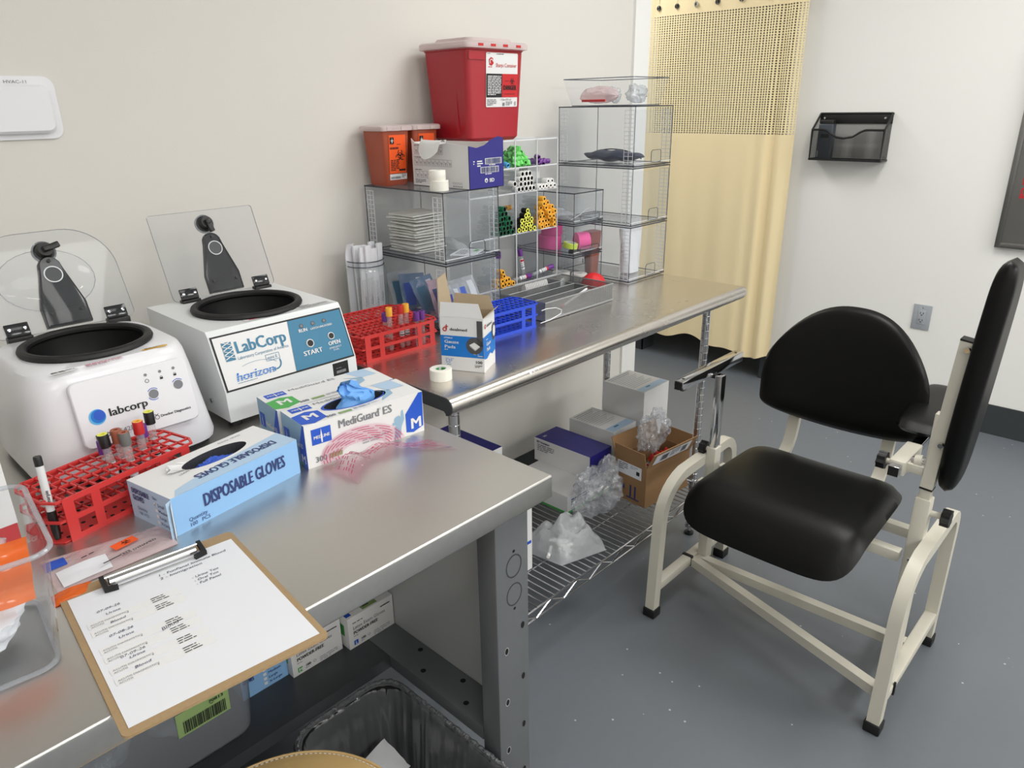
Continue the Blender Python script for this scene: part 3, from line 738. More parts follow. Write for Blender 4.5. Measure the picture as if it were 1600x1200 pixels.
f.text('MODEL', .018, .014, .0078, 'ink', bold=True, w=.034); f.text('642E', .057, .014, .0078, 'inkgrey', w=.024)
f.text('Drucker Diagnostics', .128, .0205, .0046, 'ink', bold=True, w=.054)
f.ring(.122, .022, .0035, .0009, 'ink', 2); f.line([(.119, .028), (.122, .0255), (.125, .028)], .0009, 'ink', 2)
for x, g in ((.122, 0), (.147, 1), (.171, 1)):
    f.disc(x, .1, .0026, 'inkgrey', 2)
    if g: f.rect(x-.0025, .086, x+.0025, .0895, 'ink', 2); f.ring(x, .0895, .002, .0006, 'ink', 2, 0, pi)
    else: f.ring(x, .089, .003, .0008, 'ink', 2)
for x, y in ((.127, .064), (.172, .069)): f.ring(x, y, .0105, .0011, 'blue', 2, .7, 2.5); f.disc(x, y, .0082, 'inkgrey', 2)
f.ring(.127, .064, .0105, .0011, 'blue', 2, 3.6, 5.3)
b.build('control_fascia', t)
b = MB(); f = Fr(b, (-.10, -.136, .1975), (1, .0, 0), (0, .35, .04), .0008)
f.rect(.0, .0, .042, .0085, 'card', 1); f.fine(.002, .006, .036, 2, .0028, 'ink', 2, 5)
f.fine(.055, .010, .06, 3, .0026, 'inkred', 1, 6); f.fine(.055, .003, .06, 2, .0026, 'inkgrey', 1, 8)
f.rect(.152, .0135, .196, .0195, 'yellow', 1); f.fine(.156, .018, .036, 2, .0024, 'ink', 2, 9)
b.build('top_labels', t)
open_lid(t, (.012, .128, .204), .085, .175, .124, .197, .085, .155, .002, (.25, .026), True)

t = thing('boxy_centrifuge', 'boxy white centrifuge with teal control panel and square clear lid raised', 'centrifuge', (.732, 1.50, TZ))
b = MB()
pr = [(-.168, .014), (-.165, .075), (-.123, .183), (-.116, .192), (.165, .194), (.165, .014)]
XL, XR = -.154, .154
for (p, q), nm in zip(zip(pr, pr[1:]+pr[:1]), range(6)):
    if nm == 3: continue
    b.add([(XL, p[0], p[1]), (XR, p[0], p[1]), (XR, q[0], q[1]), (XL, q[0], q[1])], [(0, 1, 2, 3)], 'white2')
for x in (XL, XR): b.add([(x, y, z) for y, z in pr], [tuple(range(6)) if x < 0 else tuple(range(5, -1, -1))], 'white2')
A = sorted([2*pi*i/64 for i in range(64)]+[math.atan2(y, x) % (2*pi) for x in (XL, XR) for y in (-.116, .165)])
def rp(a):
    c_, s_ = cos(a), sin(a); k = min([(XR/c_ if c_ > 0 else XL/c_) if abs(c_) > 1e-9 else 9, (.165/s_ if s_ > 0 else -.116/s_) if abs(s_) > 1e-9 else 9]); y = k*s_
    return (k*c_, y, .192+(y+.116)/.281*.002)
o1 = [rp(a) for a in A]; o2 = [(.108*cos(a), .004+.108*sin(a), .193) for a in A]
b.loft([o1, o2], M['white2'], False, False); b.build('body', t)
for x in (-.135, .135):
    for y in (-.145, .145): MB().cyl((x, y, 0), (x, y, .0145), .013, 'rubber', 16).build('foot', t)
bowl(t, 0, .004, .193, .115)
vF = Vector((0, .042, .108)).normalized(); b = MB()
f = Fr(b, (XL, -.165, .075), (1, 0, 0), vF, .0009); W, Hh = .308, .114
f.rect(.003, .001, W-.003, Hh, 'ink', 1); f.rect(.0065, .0045, W-.0065, Hh-.0035, 'card', 2)
f.poly([(.158, .0045), (W-.0065, .0045), (W-.0065, Hh-.0035), (.172, Hh-.0035)], 'teal', 3)
f.text('LabCorp', .0445, .071, .0245, 'teal', bold=True, w=.112, k=3); f.text('Laboratory Corporation of America', .045, .0585, .0062, 'teal', k=3, w=.113)
f.rect(.021, .06, .041, .098, 'teal', 3)
for i in range(4): f.line([(.021, .064+.009*i), (.041, .072+.009*i)], .0018, 'card', 4); f.line([(.041, .064+.009*i), (.021, .072+.009*i)], .0012, 'card', 4)
f.text('horizon', .028, .017, .0165, 'azure', bold=True, w=.082, k=3, shear=.22)
for i in range(3): f.rect(.03, .019+.004*i, .112, .0197+.004*i, 'card', 4)
f.ring(.078, .026, .05, .0012, 'teal', 3, .5, 2.2, ry=.022)
f.text('mini E', .105, .044, .0062, 'teal', k=3); f.line([(.102, .041), (.132, .041), (.132, .0535), (.102, .0535), (.102, .041)], .0009, 'teal', 3)
f.ring(.118, .034, .013, .003, 'teal', 3, -1.7, .4); f.poly([(.106, .022), (.116, .026), (.115, .017)], 'teal', 3)
f.fine(.03, .0125, .07, 1, .002, 'teal', 3, 3)
for x, tx, s_ in ((.2, 'RUN', .007), (.228, 'LATCH', .0042), (.256, 'UNLOCKED', .0042)):
    f.ring(x, .094, .0038, .0016, 'greydk', 4); f.disc(x, .094, .0032, 'inkgrey', 4); f.text(tx, x, .081, s_, 'card', 'c', True, k=4)
for x, y, r in ((.208, .054, .009), (.262, .058, .008)): f.disc(x, y, r, 'card', 4); f.disc(x, y, r*.78, 'ink', 5)
f.text('START', .208, .030, .0098, 'card', 'c', True, k=4, w=.046); f.text('OPEN', .264, .038, .0085, 'card', 'c', True, k=4, w=.03)
f.text('(EMERGENCY', .264, .030, .0036, 'card', 'c', k=4); f.text('STOP)', .264, .0245, .0036, 'card', 'c', k=4)
b.build('control_panel', t)
b = MB(); f = Fr(b, (XL, -.1672, .014), (1, 0, 0), (0, .003, .061), .0008); f.rect(.246, .022, .286, .058, 'ink', 1); f.barcode(.254, .034, .024, .006, 'inklt', 2, 4); f.fine(.254, .045, .022, 1, .003, 'inkgrey', 2); b.build('rating_plate', t)
b = MB(); f = Fr(b, (XL, -.112, .1925), (1, 0, 0), (0, 1, .007), .0008); f.rect(.09, .002, .2, .017, 'card', 1); f.fine(.10, .011, .03, 2, .005, 'inkred'); f.ring(.145, .009, .04, .003, 'redprint', 2, 2.2, 4.1, ry=.007); f.ring(.16, .009, .035, .003, 'green', 2, -1, 1, ry=.007); f.rect(.215, .004, .30, .02, 'card', 1); f.fine(.22, .017, .072, 5, .003, 'inkgrey', 2, 4); f.rect(.215, .0205, .25, .023, 'ink', 2); b.build('top_label', t)
b = MB(); b.cyl((XL-.004, -.10, .045), (XL, -.10, .045), .005, 'chrome', 12); b.build('side_screw', t)
open_lid(t, (.022, .142, .197), .07, .185, .124, .197, .006, .165, -.002, (-1.35, .024))

# ------------------------------------------------------------------ tube racks
def lattice_plate(b, z, m, hx=.105, hy=.0525, nx=12, ny=5, end=.020, t_=.0035):
    px = 2*hx/nx; py = 2*hy/ny; bw = .0026
    for i in range(nx+1): b.box((-hx+i*px-bw/2, -hy, z), (-hx+i*px+bw/2, hy, z+t_), m)
    for j in range(ny+1): b.box((-hx, -hy+j*py-bw/2, z), (hx, -hy+j*py+bw/2, z+t_), m)
    for s_ in (-1, 1):
        pts = [(s_*hx, -hy), (s_*(hx+end*.55), -hy), (s_*(hx+end), -hy+end*.9), (s_*(hx+end), hy-end*.9), (s_*(hx+end*.55), hy), (s_*hx, hy)]
        b.sweep([(x, y, z+t_/2) for x, y in pts], (0, 0, 1), t_, .0035, m)
        for j in (1, 3, 4): b.box((min(s_*hx, s_*(hx+end)), -hy+j*py-bw/2, z), (max(s_*hx, s_*(hx+end)), -hy+j*py+bw/2, z+t_), m)
def tube_rack(label, group, loc, rz, m):
    t = thing('tube_rack', label, 'tube rack', loc, rz, group)
    for z in (.0665, .034): b = MB(); lattice_plate(b, z, m); b.build('grid_shelf', t)
    b = MB(); b.prism([(-.126, -.035), (-.116, -.052), (.116, -.052), (.126, -.035), (.126, .035), (.116, .052), (-.116, .052), (-.126, .035)], 0.0005, .003, m)
    for i in range(13):
        for j in range(5):
            Fr(b, (-.105+i*.0175, -.042+j*.021, .003), (1, 0, 0), (0, 1, 0), .0003).disc(0, 0, .0035, 'hole', 1, seg=8)
    b.build('base_shelf', t)
    for s_ in (-1, 1):
        b = MB(); y0, y1 = (-.0555, -.0535) if s_ < 0 else (.0535, .0555)
        for z0, z1 in ((0, .0085), (.0315, .0395), (.062, .0705)): b.box((-.108, y0, z0), (.108, y1, z1), m)
        for x0, x1 in ((-.108, -.092), (-.066, -.052), (.052, .066), (.092, .108)):
            for z0, z1 in ((.0085, .0315), (.0395, .062)): b.box((x0, y0, z0), (x1, y1, z1), m)
        b.build('side_panel', t)
    return t
RK = (.313, 1.204, TZ, radians(13.5)); RF = (1.106, 1.502, TZ, radians(-3)); RB = (1.112, 1.6155, TZ, radians(-3)); RBL = (1.403, 1.405, TZ, radians(-3))
tube_rack('red plastic tube rack on the bench holding a marker and assorted tubes', 'red tube racks', RK[:3], RK[3], M['rackred'])
tube_rack('red plastic tube rack on the far table holding yellow and purple topped tubes', 'red tube racks', RF[:3], RF[3], M['rackred'])
tube_rack('empty red tube rack standing against the wall side of another red rack', 'red tube racks', RB[:3], RB[3], M['rackred'])
tube_rack('royal blue plastic tube rack standing behind the gauze box', None, RBL[:3], RBL[3], M['rackblue'])
def cell(R, i, j):
    x, y = -.105+.0175*(i+.5), -.0525+.021*(j+.5); c_, s_ = cos(R[3]), sin(R[3])
    return (R[0]+x*c_-y*s_, R[1]+x*s_+y*c_, R[2]+.0035)
def vial(label, capm, loc, rot=(0, 0, 0), top=None, lab=True, h=.112, group='blood tubes', r=.0066, liquid=None, hole=0):
    t = thing('blood_tube', label, 'tube', loc, 0, group); t.rotation_euler = rot
    b = MB(); b.lathe([(.0, .0), (r*.7, .0012), (r, .006), (r, h-.012)], 'glasstube', (0, 0, 0), 14)
    if liquid: b.lathe([(0, .001), (r*.66, .002), (r*.9, .007), (r*.9, .03), (0, .031)], liquid, (0, 0, 0), 12)
    b.build('glass', t)
    b = MB(); ri = r*(hole or .55)
    b.lathe([(r*1.05, h-.019), (r*1.28, h-.0185), (r*1.28, h+.003), (r*1.2, h+.004), (ri, h+.004), (ri*.95, h-.002), (0, h-.002)], capm, (0, 0, 0), 16, mats=[M[capm]]*3+[M[top or capm]]+[M['hole' if hole else (top or capm)]]*2)
    b.build('cap', t)
    if lab:
        b = MB(); v = []; n = 9
        for z in (.028, .066):
            for i in range(n): a = -2.6+3.4*i/(n-1)-.6; v.append((r*1.03*cos(a), r*1.03*sin(a), z))
        b.add(v, [(i, i+1, n+i+1, n+i) for i in range(n-1)], 'paper', True)
        for k, (z0, z1, mm) in enumerate(((.0565, .0635, 'redprint'), (.05, .0525, 'inklt'), (.043, .0455, 'inklt'), (.036, .0385, 'ink'))):
            v = []
            for z in (z0, z1):
                for i in range(n): a = -2.4+2.6*i/(n-1)-.5; v.append((r*1.06*cos(a), r*1.06*sin(a), z))
            b.add(v, [(i, i+1, n+i+1, n+i) for i in range(n-1)], mm, True)
        b.build('paper_label', t)
    return t
R = RK
tl = lambda R, i, j, ry=0, rx=0: dict(loc=cell(R, i, j), rot=(rx, ry, R[3]))
vial('black topped tube with red striped label leaning in the middle of the near rack', 'black', top='caplime', **tl(R, 6, 2, -.06, -.02))
vial('grey topped tube beside the leaning black topped tube in the near rack', 'capgry', top='capbrn', liquid='glasstube', **tl(R, 7, 1, -.03))
vial('brown topped tube behind the grey topped one in the near rack', 'capbrn', **tl(R, 7, 2, -.03))
vial('short purple topped tube behind the leaning black topped tube in the near rack', 'cappur', lab=False, h=.094, **tl(R, 6, 3))
vial('short purple topped tube behind the brown topped one in the near rack', 'cappur', lab=False, h=.094, **tl(R, 8, 3))
vial('red topped tube with white label in the near rack', 'capred', top='capyel', **tl(R, 9, 2))
vial('short purple topped tube just behind the red topped tube in the near rack', 'cappur', lab=False, h=.094, **tl(R, 10, 3))
vial('black topped tube with red label at the right end of the near rack', 'black', top='caplime', **tl(R, 11, 3))
R = RF
vial('yellow topped tube at the left of the far red rack', 'capyel', lab=False, **tl(R, 5, 1))
vial('purple topped tube half hidden behind the left yellow topped tube', 'cappur', lab=False, h=.094, **tl(R, 5, 2))
vial('red topped tube between two yellow ones in the far red rack', 'capred', **tl(R, 7, 1))
vial('yellow topped tube with a long white label right of the red topped one', 'capyel', **tl(R, 8, 1))
vial('purple topped tube next to the labelled yellow topped tube, left of a purple pair', 'cappur', lab=False, h=.090, **tl(R, 9, 0))
vial('purple topped tube at the right end of the tubes in the far red rack', 'cappur', lab=False, h=.090, **tl(R, 10, 0))

t = thing('marker_pen', 'grey and black marker pen standing in the left end of the near rack', 'marker', (.2075, 1.1425, TZ+.0045)); t.rotation_euler = (-.09, .03, 0)
b = MB(); b.lathe([(.0045, .03), (.0056, .046), (.0056, .118)], 'silver', (0, 0, 0), 18, mats=[M['black'], M['white2']]); 
f = Fr(b, (-.0005, -.0057, .058), (0, 0, 1), (-1, 0, 0), .0004); f.text('Sharpie', .0, -.002, .005, 'ink', bold=True); b.build('barrel', t)
MB().lathe([(0, 0), (.0045, .0005), (.0058, .012), (.0066, .034), (.0066, .045), (.0056, .046)], 'black', (0, 0, 0), 18).build('cap', t)
MB().lathe([(.0057, .1175), (.0058, .130), (.005, .132), (0, .132)], 'black', (0, 0, 0), 18).build('end_plug', t)

# ------------------------------------------------------------------ cartons with printed faces
def holed_top(b, L_, W, H, cx, cy, a, c, m, depth=.05):
    A = sorted([2*pi*i/40 for i in range(40)]+[math.atan2(y-cy, x-cx) % (2*pi) for x in (0, L_) for y in (0, W)])
    def rp(q):
        u, v = cos(q), sin(q); k = min(((L_-cx)/u if u > 0 else -cx/u) if abs(u) > 1e-9 else 9, ((W-cy)/v if v > 0 else -cy/v) if abs(v) > 1e-9 else 9); return (cx+k*u, cy+k*v, H)
    e = [(cx+a*cos(q), cy+c*sin(q)) for q in A]
    b.loft([[rp(q) for q in A], [(x, y, H) for x, y in e]], M[m], False, False, smooth=False)
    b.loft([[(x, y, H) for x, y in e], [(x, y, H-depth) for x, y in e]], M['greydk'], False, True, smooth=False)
def carton(L_, W, H, mats):
    """open-topped five-sided carton: f,k,l,r,b"""
    b = MB(); b.box((0, 0, 0), (L_, W, H), None, faces=mats); return b
def frames(b, L_, W, H, lift=.0005):
    return (Fr(b, (0, 0, 0), (1, 0, 0), (0, 0, 1), lift), Fr(b, (0, W, 0), (0, -1, 0), (0, 0, 1), lift), Fr(b, (0, 0, H), (1, 0, 0), (0, 1, 0), lift))
# disposable gloves box
GL = (.24, .114, .0635)
t = thing('glove_box', 'sky blue and white disposable glove box with torn open top', 'glove box', (.334, 1.022, TZ), radians(10.3))
b = carton(*GL, dict(f='sky', k='sky', l='skypale', r='sky', b='card')); ff, fl, ft = frames(b, *GL)
holed_top(b, *GL, .128, .070, .060, .023, 'card')
ft.poly([(.008, .0), (.24, 0), (.24, .052)]+[(.24*i/12+.0, .006+.046*(i/12)**.55) for i in range(11, 0, -1)], 'skypale', 1)
ff.text('DISPOSABLE GLOVES', .050, .026, .0215, 'navytxt', bold=True, w=.158); ff.text('Quantity', .022, .0135, .0062, 'navytxt'); ff.text('100   PCS', .022, .0045, .0062, 'navytxt')
ft.text('DISPOSABLE GLOVES', .215, .034, .0165, 'navytxt', bold=True, w=.152, rot=pi)
ft.text('( NON MEDICAL )', .052, .052, .0045, 'ink', rot=pi*0+.15); ft.text('Quantity  100 PCS', .2, .098, .004, 'ink', 'r', rot=-.05)
fl.text('DISPOSABLE', .010, .046, .0092, 'navytxt', bold=True, w=.046); fl.text('GLOVES', .010, .034, .0092, 'navytxt', bold=True, w=.029)
fl.text('Quantity', .018, .019, .005, 'navytxt'); fl.text('100  PCS', .019, .010, .005, 'navytxt')
fl.text('Size:', .066, .050, .0048, 'navytxt')
for i, s_ in enumerate(('Small', 'Medium', 'Large', 'X-Large')): fl.rect(.068, .039-.0105*i, .074, .045-.0105*i, 'card', 1); fl.text(s_, .077, .0395-.0105*i, .0055, 'navytxt')
fl.line([(.069, .042), (.0707, .040), (.0735, .0455)], .0008, 'navytxt', 3)
b.build('carton', t)
b = MB(); e = [(.128+.06*cos(a), .07+.023*sin(a)) for a in [2.25+i*.12 for i in range(12)]]
b.add([(x, y, GL[2]+.0006) for x, y in e]+[(x-.022+.004*sin(i*2.1), y+.004*cos(i*3.)+.002, GL[2]+.006+.003*sin(i*1.3)) for i, (x, y) in enumerate(e)], [(i, i+1, 13+i, 12+i) for i in range(11)], 'card'); b.build('torn_flap', t)
b = MB(); b.add([(-.0006, .0, .002), (-.012, -.006, .0), (-.011, -.005, .062), (0, 0, .062)], [(0, 1, 2, 3)], 'skypale'); b.add([(0, .001, .001), (-.006, -.006, .0), (-.005, -.006, .055), (0, .0, .060)], [(0, 1, 2, 3)], 'card'); b.build('side_flap', t)
crumple(.050, .020, .018, 'glovedk', 3, .5, 5, 2.6, name='glove_wad', parent=t, loc=(.120, .070, .043))
# MediGuard boxes
MG = (.247, .094, .083)
def mg(label, loc, rz, front):
    t = thing('glove_box', label, 'glove box', loc, rz, 'exam glove boxes')
    b = carton(*MG, dict(f='card', k='card', l='skygrey', r='card', b='card')); ff, fl, ft = frames(b, *MG)
    if front: holed_top(b, *MG, .126, .048, .062, .026, 'card')
    else: b.box((0, 0, MG[2]), (MG[0], MG[1], MG[2]+.0002), 'card')
    if front:
        ft.ring(.126, .048, .0645, .006, 'blue', 1, ry=.0265)
    ft.poly([(.0, .094), (.002, .064), (.055, .07), (.054, .094)], 'blue', 1) if False else ft.rect(.010, .066, .050, .088, 'blue', 1)
    ft.text('MEDLINE', .030, .074, .005, 'card', 'c', True, w=.033); ft.poly([(.029, .068), (.031, .068), (.0315, .076), (.03, .087), (.0285, .076)], 'card', 2)
    ft.poly([(.0, .008), (.022, .0), (.052, .012), (.052, .05), (.03, .058), (.0, .05)], 'blue' if front else 'green', 1); ft.text('M', .026, .02, .024, 'card', 'c', True)
    ft.text('MediGuard ES', .058, .077, .009, 'inkgrey', w=.1); ft.text('300', .048, .006, .009, 'inkgrey', bold=True, k=2); ft.rect(.074, .006, .10, .014, 'greenlab', 2); ft.fine(.105, .013, .055, 2, .004, 'inklt', 2, 8)
    ft.poly([(.188, .094), (.232, .094), (.238, .05), (.20, .05)], 'skypale', 1); ft.poly([(.165, .01), (.2, .03), (.205, .05), (.17, .07), (.15, .09), (.18, .06), (.19, .045), (.17, .02)], 'skygrey', 1)
    ff.rect(.012, .042, .050, .072, 'blue', 1); ff.text('MEDLINE', .031, .053, .0058, 'card', 'c', True, w=.031); ff.poly([(.0298, .044), (.0322, .044), (.033, .056), (.031, .071), (.029, .056)], 'card', 2)
    ff.text('MediGuard', .064, .060, .0155, 'inkgrey', w=.084, bold=True); ff.text('ES', .156, .060, .0155, 'inkgrey', bold=True, w=.02); ff.ring(.1515, .074, .0016, .0005, 'inkgrey', 2)
    ff.text('300', .014, .008, .0105, 'inkgrey', bold=True); ff.rect(.042, .008, .068, .017, 'greenlab', 2); ff.fine(.11, .02, .06, 2, .0055, 'inklt', 2, 4)
    ff.poly([(.222, .004), (.245, .012), (.2465, .0825), (.238, .0825), (.206, .046), (.206, .008)], 'blue', 1); ff.text('M', .2265, .012, .022, 'card', 'c', True, sx=1.05, k=2)
    for i in range(5):
        pts = [(.185+.012*cos(a)+i*.0045, .012+.0015*i+.04*sin(a)) for a in (.2, .5, .8)]
    hand = [(.178, .002), (.192, .002), (.196, .024), (.203, .038), (.201, .058), (.197, .056), (.195, .044), (.192, .048), (.186, .047), (.181, .044), (.180, .036), (.176, .036), (.177, .031), (.183, .030), (.181, .02)]
    ff.poly(hand, 'skygrey', 1)
    fl.rect(.007, .028, .029, .056, 'blue', 1); fl.poly([(.017, .030), (.0185, .030), (.019, .042), (.018, .055), (.0165, .042)], 'card', 2); fl.text('MediGuard ES', .033, .036, .0085, 'card', w=.05, bold=True)
    fl.poly([(.068, .0), (.094, .0), (.094, .083), (.088, .083), (.066, .034)], 'blue', 1); fl.text('M', .080, .008, .016, 'card', 'c', True); fl.rect(.066, .002, .080, .006, 'green', 2)
    b.build('carton', t); return t
t = mg('white and blue glove box with a blue glove pulled from its top', (.586, 1.064, TZ), radians(-6), True)
b = MB(); nu, nv = 44, 30; V = []
for j in range(nv+1):
    for i in range(nu):
        a = 2*pi*i/nu; h = j/nv; r0 = 1-.72*h**1.2
        p = Vector((cos(a)*.044*r0, sin(a)*.018*r0, h*.042)); q = (noise.noise(Vector((cos(a)*1.8, sin(a)*1.8, h*2.8)))*.014-abs(noise.noise(Vector((cos(a)*3.1, sin(a)*3.1, h*4+3))))*.011)*(.3+h)
        V.append((p.x+q-.012*h+.010*sin(h*5), p.y+q*.7, p.z+abs(q)*.5))
b.add(V, [(j*nu+i, j*nu+(i+1) % nu, (j+1)*nu+(i+1) % nu, (j+1)*nu+i) for j in range(nv) for i in range(nu)]+[tuple(nv*nu+i for i in range(nu))], 'glovebl', True)
b.build('glove', t, (.130, .049, MG[2]-.006), radians(8), ang=60)
mg('white and green glove box pushed behind the one with the pulled glove', (.592, 1.162, TZ), radians(-6), False)
# torn plastic film from the glove box
t = MB(); V = []; n, m_ = 26, 10
for i in range(n+1):
    for j in range(m_+1):
        u, v = i/n, j/m_-.5
        x = -.09+.20*u; y = .012+.035*sin(u*pi)-.09*v*(.35+.45*abs(u-.5)*2)-.05*u*u; z = .003+.028*math.exp(-((u-.18)/.12)**2)*(1-abs(v))+.012*math.exp(-((u-.55)/.15)**2)+.0025*sin(u*31+v*9)*sin(v*17)
        V.append((x, y, max(z, .001)))
M['filmprint'] = film('printed_film', (252, 238, 244), .93, .06, (240, 200, 214), 1.5, .3, 60, 1.3)
t.add(V, [(i*(m_+1)+j, (i+1)*(m_+1)+j, (i+1)*(m_+1)+j+1, i*(m_+1)+j+1) for i in range(n) for j in range(m_)], 'filmprint', True)
for k in range(6):
    j = 2+k; 
    for i in range(1, n-1):
        if (i*7+k*3) % 5 == 0: continue
        a = Vector(V[i*(m_+1)+j]); c = Vector(V[(i+1)*(m_+1)+j]); d = (c-a)*.72; o_ = Vector((0, .0009, .0006))
        t.add([tuple(a+o_), tuple(a+d+o_), tuple(a+d-o_+Vector((0, 0, .0012))), tuple(a-o_+Vector((0, 0, .0012)))], [(0, 1, 2, 3)], 'inkred')
o = t.build('plastic_film', None, (.70, .985, TZ), radians(6), ang=60); setp(o, 'clear torn film strip with magenta print lying in front of the white glove box', 'plastic film')

b = MB(); c0 = (.112, .002); A = [pi*i/22 for i in range(23)]
def ell(rx, rz, y): return [(c0[0]+rx*cos(a)-.012*sin(a), y-.002*sin(a*2), c0[1]+rz*sin(a)) for a in A]
b.loft([ell(.088, .052, -.003), ell(.066, .036, -.0045), ell(.044, .020, -.004)], M['filmprint'], False, False, False)
for k, (rx, rz) in enumerate(((.084, .049), (.078, .0445), (.072, .040), (.066, .036), (.060, .0315), (.054, .027))):
    P_ = ell(rx, rz, -.0052); Q_ = ell(rx-.0016, rz-.0012, -.0052)
    for i in range(22):
        if (i+k) % 4: b.add([P_[i], P_[i+1], Q_[i+1], Q_[i]], [(0, 1, 2, 3)], 'inkred')
d_ = b.build('draped_film', o); d_.matrix_local = o.matrix_basis.inverted() @ (Matrix.Translation((.586, 1.064, TZ)) @ Matrix.Rotation(radians(-6), 4, 'Z'))
# ------------------------------------------------------------------ clipboard and sheet
t = thing('clipboard', 'brown hardboard clipboard with chrome clip overhanging the bench edge', 'clipboard', (.262, .826, TZ), radians(-5.5))
b = MB(); b.prism(rrect(-.116, -.157, .116, .157, .009), .0005, .0037, 'board', 'z', False); b.build('board', t)
b = MB(); b.prism(rrect(-.058, .128, .058, .150, .003), .0052, .0062, 'chrome')
V = []
for i in range(9):
    a = pi*i/8; V += [(-.057, .136+.008*cos(a), .0062+.008*sin(a)), (.057, .136+.008*cos(a), .0062+.008*sin(a))]
b.add(V, [(2*i, 2*i+1, 2*i+3, 2*i+2) for i in range(8)], 'chrome', True); b.build('clip_plate', t)
MB().tube([(-.062, .120, .0075), (-.062, .138, .014), (.062, .138, .014), (.062, .120, .0075), (.045, .118, .0068), (-.045, .118, .0068), (-.062, .120, .0075)], .0013, 'chrome', 6).build('clip_wire', t)
for x in (-.064, .064):
    b = MB(); sx = 1 if x < 0 else -1; b.sweep([(x, .142, .0135), (x, .118, .0085), (x+sx*.014, .116, .0075)], (0, 0, 1), .006, .006, 'rubber'); b.build('clip_grip', t)
b = MB(); W, Hh = .2159, .2794
b.box((-W/2, -.146, 0), (W/2, -.146+Hh, .0004), 'paper')
f = Fr(b, (-W/2, -.146, .0004), (1, 0, 0), (0, 1, 0), .00035)
f.text('1 - FunPanel Immune Blood', .105, .252, .0052, 'inkpen', sx=1.1, shear=.2); f.text('2 - Immigration', .105, .243, .0052, 'inkpen', sx=1.2, shear=.2)
f.text('- Urine Tox', .138, .216, .0052, 'inkpen', shear=.2); f.text('- Oral Tox', .138, .207, .0052, 'inkpen', shear=.2); f.text('- Full Panel', .138, .198, .0052, 'inkpen', shear=.2)
for y, tx in ((.224, '07-09-26'), (.2125, 'Urine'), (.1910, 'Blood'), (.164, '07-08-26'), (.1535, 'Urine'), (.1150, '07-09-26'), (.1078, 'Urine'), (.0865, 'Blood')):
    f.text(tx, .030 if tx[0] != '0' else .022, y, .0046, 'inkpen', sx=1.15, shear=.25, rot=.03)
f.text('Blood', .074, .1330, .0068, 'inkpen', shear=.25, rot=.15, sx=.9)
b.build('sheet', None)
sh = bpy.data.objects['sheet']; sh.name = 'paper_sheet'; sh.location = (.262, .826, TZ+.0040); sh.rotation_euler = (0, 0, radians(-5.5)); setp(sh, 'white sheet with handwritten notes and pasted labels on the clipboard', 'paper')
for k, y in enumerate((.201, .182, .142, .123, .098, .077)):
    b = MB(); b.prism(rrect(.007, y-.007, .118, y+.0085, .003), .0006, .0009, 'card')
    f = Fr(b, (0, 0, .0009), (1, 0, 0), (0, 1, 0), .0003)
    f.text('ACUTIS DIAGNOSTICS', .010, y-.0005, .003, 'inkgrey'); f.text('ACUTIS', .010, y-.0055, .003, 'inkgrey'); f.rect(.052, y-.002, .0535, y-.0005, 'inkgrey')
    for q in range(3): f.fine(.082, y+.0055-.0045*q, .026+.004*q, 1, .0028, 'ink', 2, k*3+q)
    b.build('label', sh, (-W/2, -.146, 0))

# ------------------------------------------------------------------ clear bin, box and bags on the left
t = thing('clear_bin', 'clear plastic bin at the left edge of the bench', 'bin', (-.025, .945, TZ), radians(-6))
b = MB(); HB = .158
def rr3(hx, hy, r, z): return [(x, y, z) for x, y in rrect(-hx, -hy, hx, hy, r, 6)]
b.loft([rr3(.158, .078, .022, .0), rr3(.162, .084, .022, .004), rr3(.178, .100, .022, HB)], M['clear'], cap0=True, cap1=False)
b.loft([rr3(.174, .096, .020, HB), rr3(.158, .080, .019, .006)], M['clear'], cap0=False, cap1=True); b.build('walls', t, ang=60)
b = MB(); b.tube(rr3(.180, .102, .023, HB), .0030, 'rimclear', 8, True); b.tube(rr3(.159, .080, .022, .004), .003, 'rimclear', 8, True); b.build('rim', t)
o = crumple(.07, .04, .03, 'paper', 11, .35, 4, 2.2, -.028, 'paper_towel', None, (.055, .93, TZ+.036), .2); setp(o, 'crumpled white paper towel at the bottom of the clear bin', 'paper towel')
def flat_bag(name, label, cat, pts, z, mats, seed, wr=.004, prints=None, th=.006, loc=(0, 0, 0)):
    """a limp pouch lying on a surface: outline of 4 corners, wrinkled top and bottom films"""
    P = [Vector((p[0], p[1], 0)) for p in pts]; n = 18; b = MB(); V = []
    for s_ in (1, 0):
        for i in range(n+1):
            for j in range(n+1):
                u, v = i/n, j/n; p = P[0]*(1-u)*(1-v)+P[1]*u*(1-v)+P[2]*u*v+P[3]*(1-u)*v
                e = (16*u*(1-u)*v*(1-v))**.5
                zz = s_*(.0008+th*e+wr*e*(.6+noise.noise(Vector((u*5+seed, v*5, seed)))))+.0006
                V.append((p.x, p.y, z+zz))
    o_ = (n+1)**2; fs = [(i*(n+1)+j, (i+1)*(n+1)+j, (i+1)*(n+1)+j+1, i*(n+1)+j+1) for i in range(n) for j in range(n)]
    b.add(V, fs+[tuple(o_+q for q in reversed(f_)) for f_ in fs], mats, True)
    def cellq(u0, v0, u1, v1, m, k=.0008):
        i0, i1, j0, j1 = int(u0*n), int(u1*n), int(v0*n), int(v1*n)
        b.add([(x, y, q+k) for x, y, q in V[:o_]], [fs[i*n+j] for i in range(i0, i1) for j in range(j0, j1)], m, True)
    for a in prints or []: cellq(*a)
    c = sum(P, Vector())/4
    return setp(b.build(name, None, loc, ang=60), label, cat)
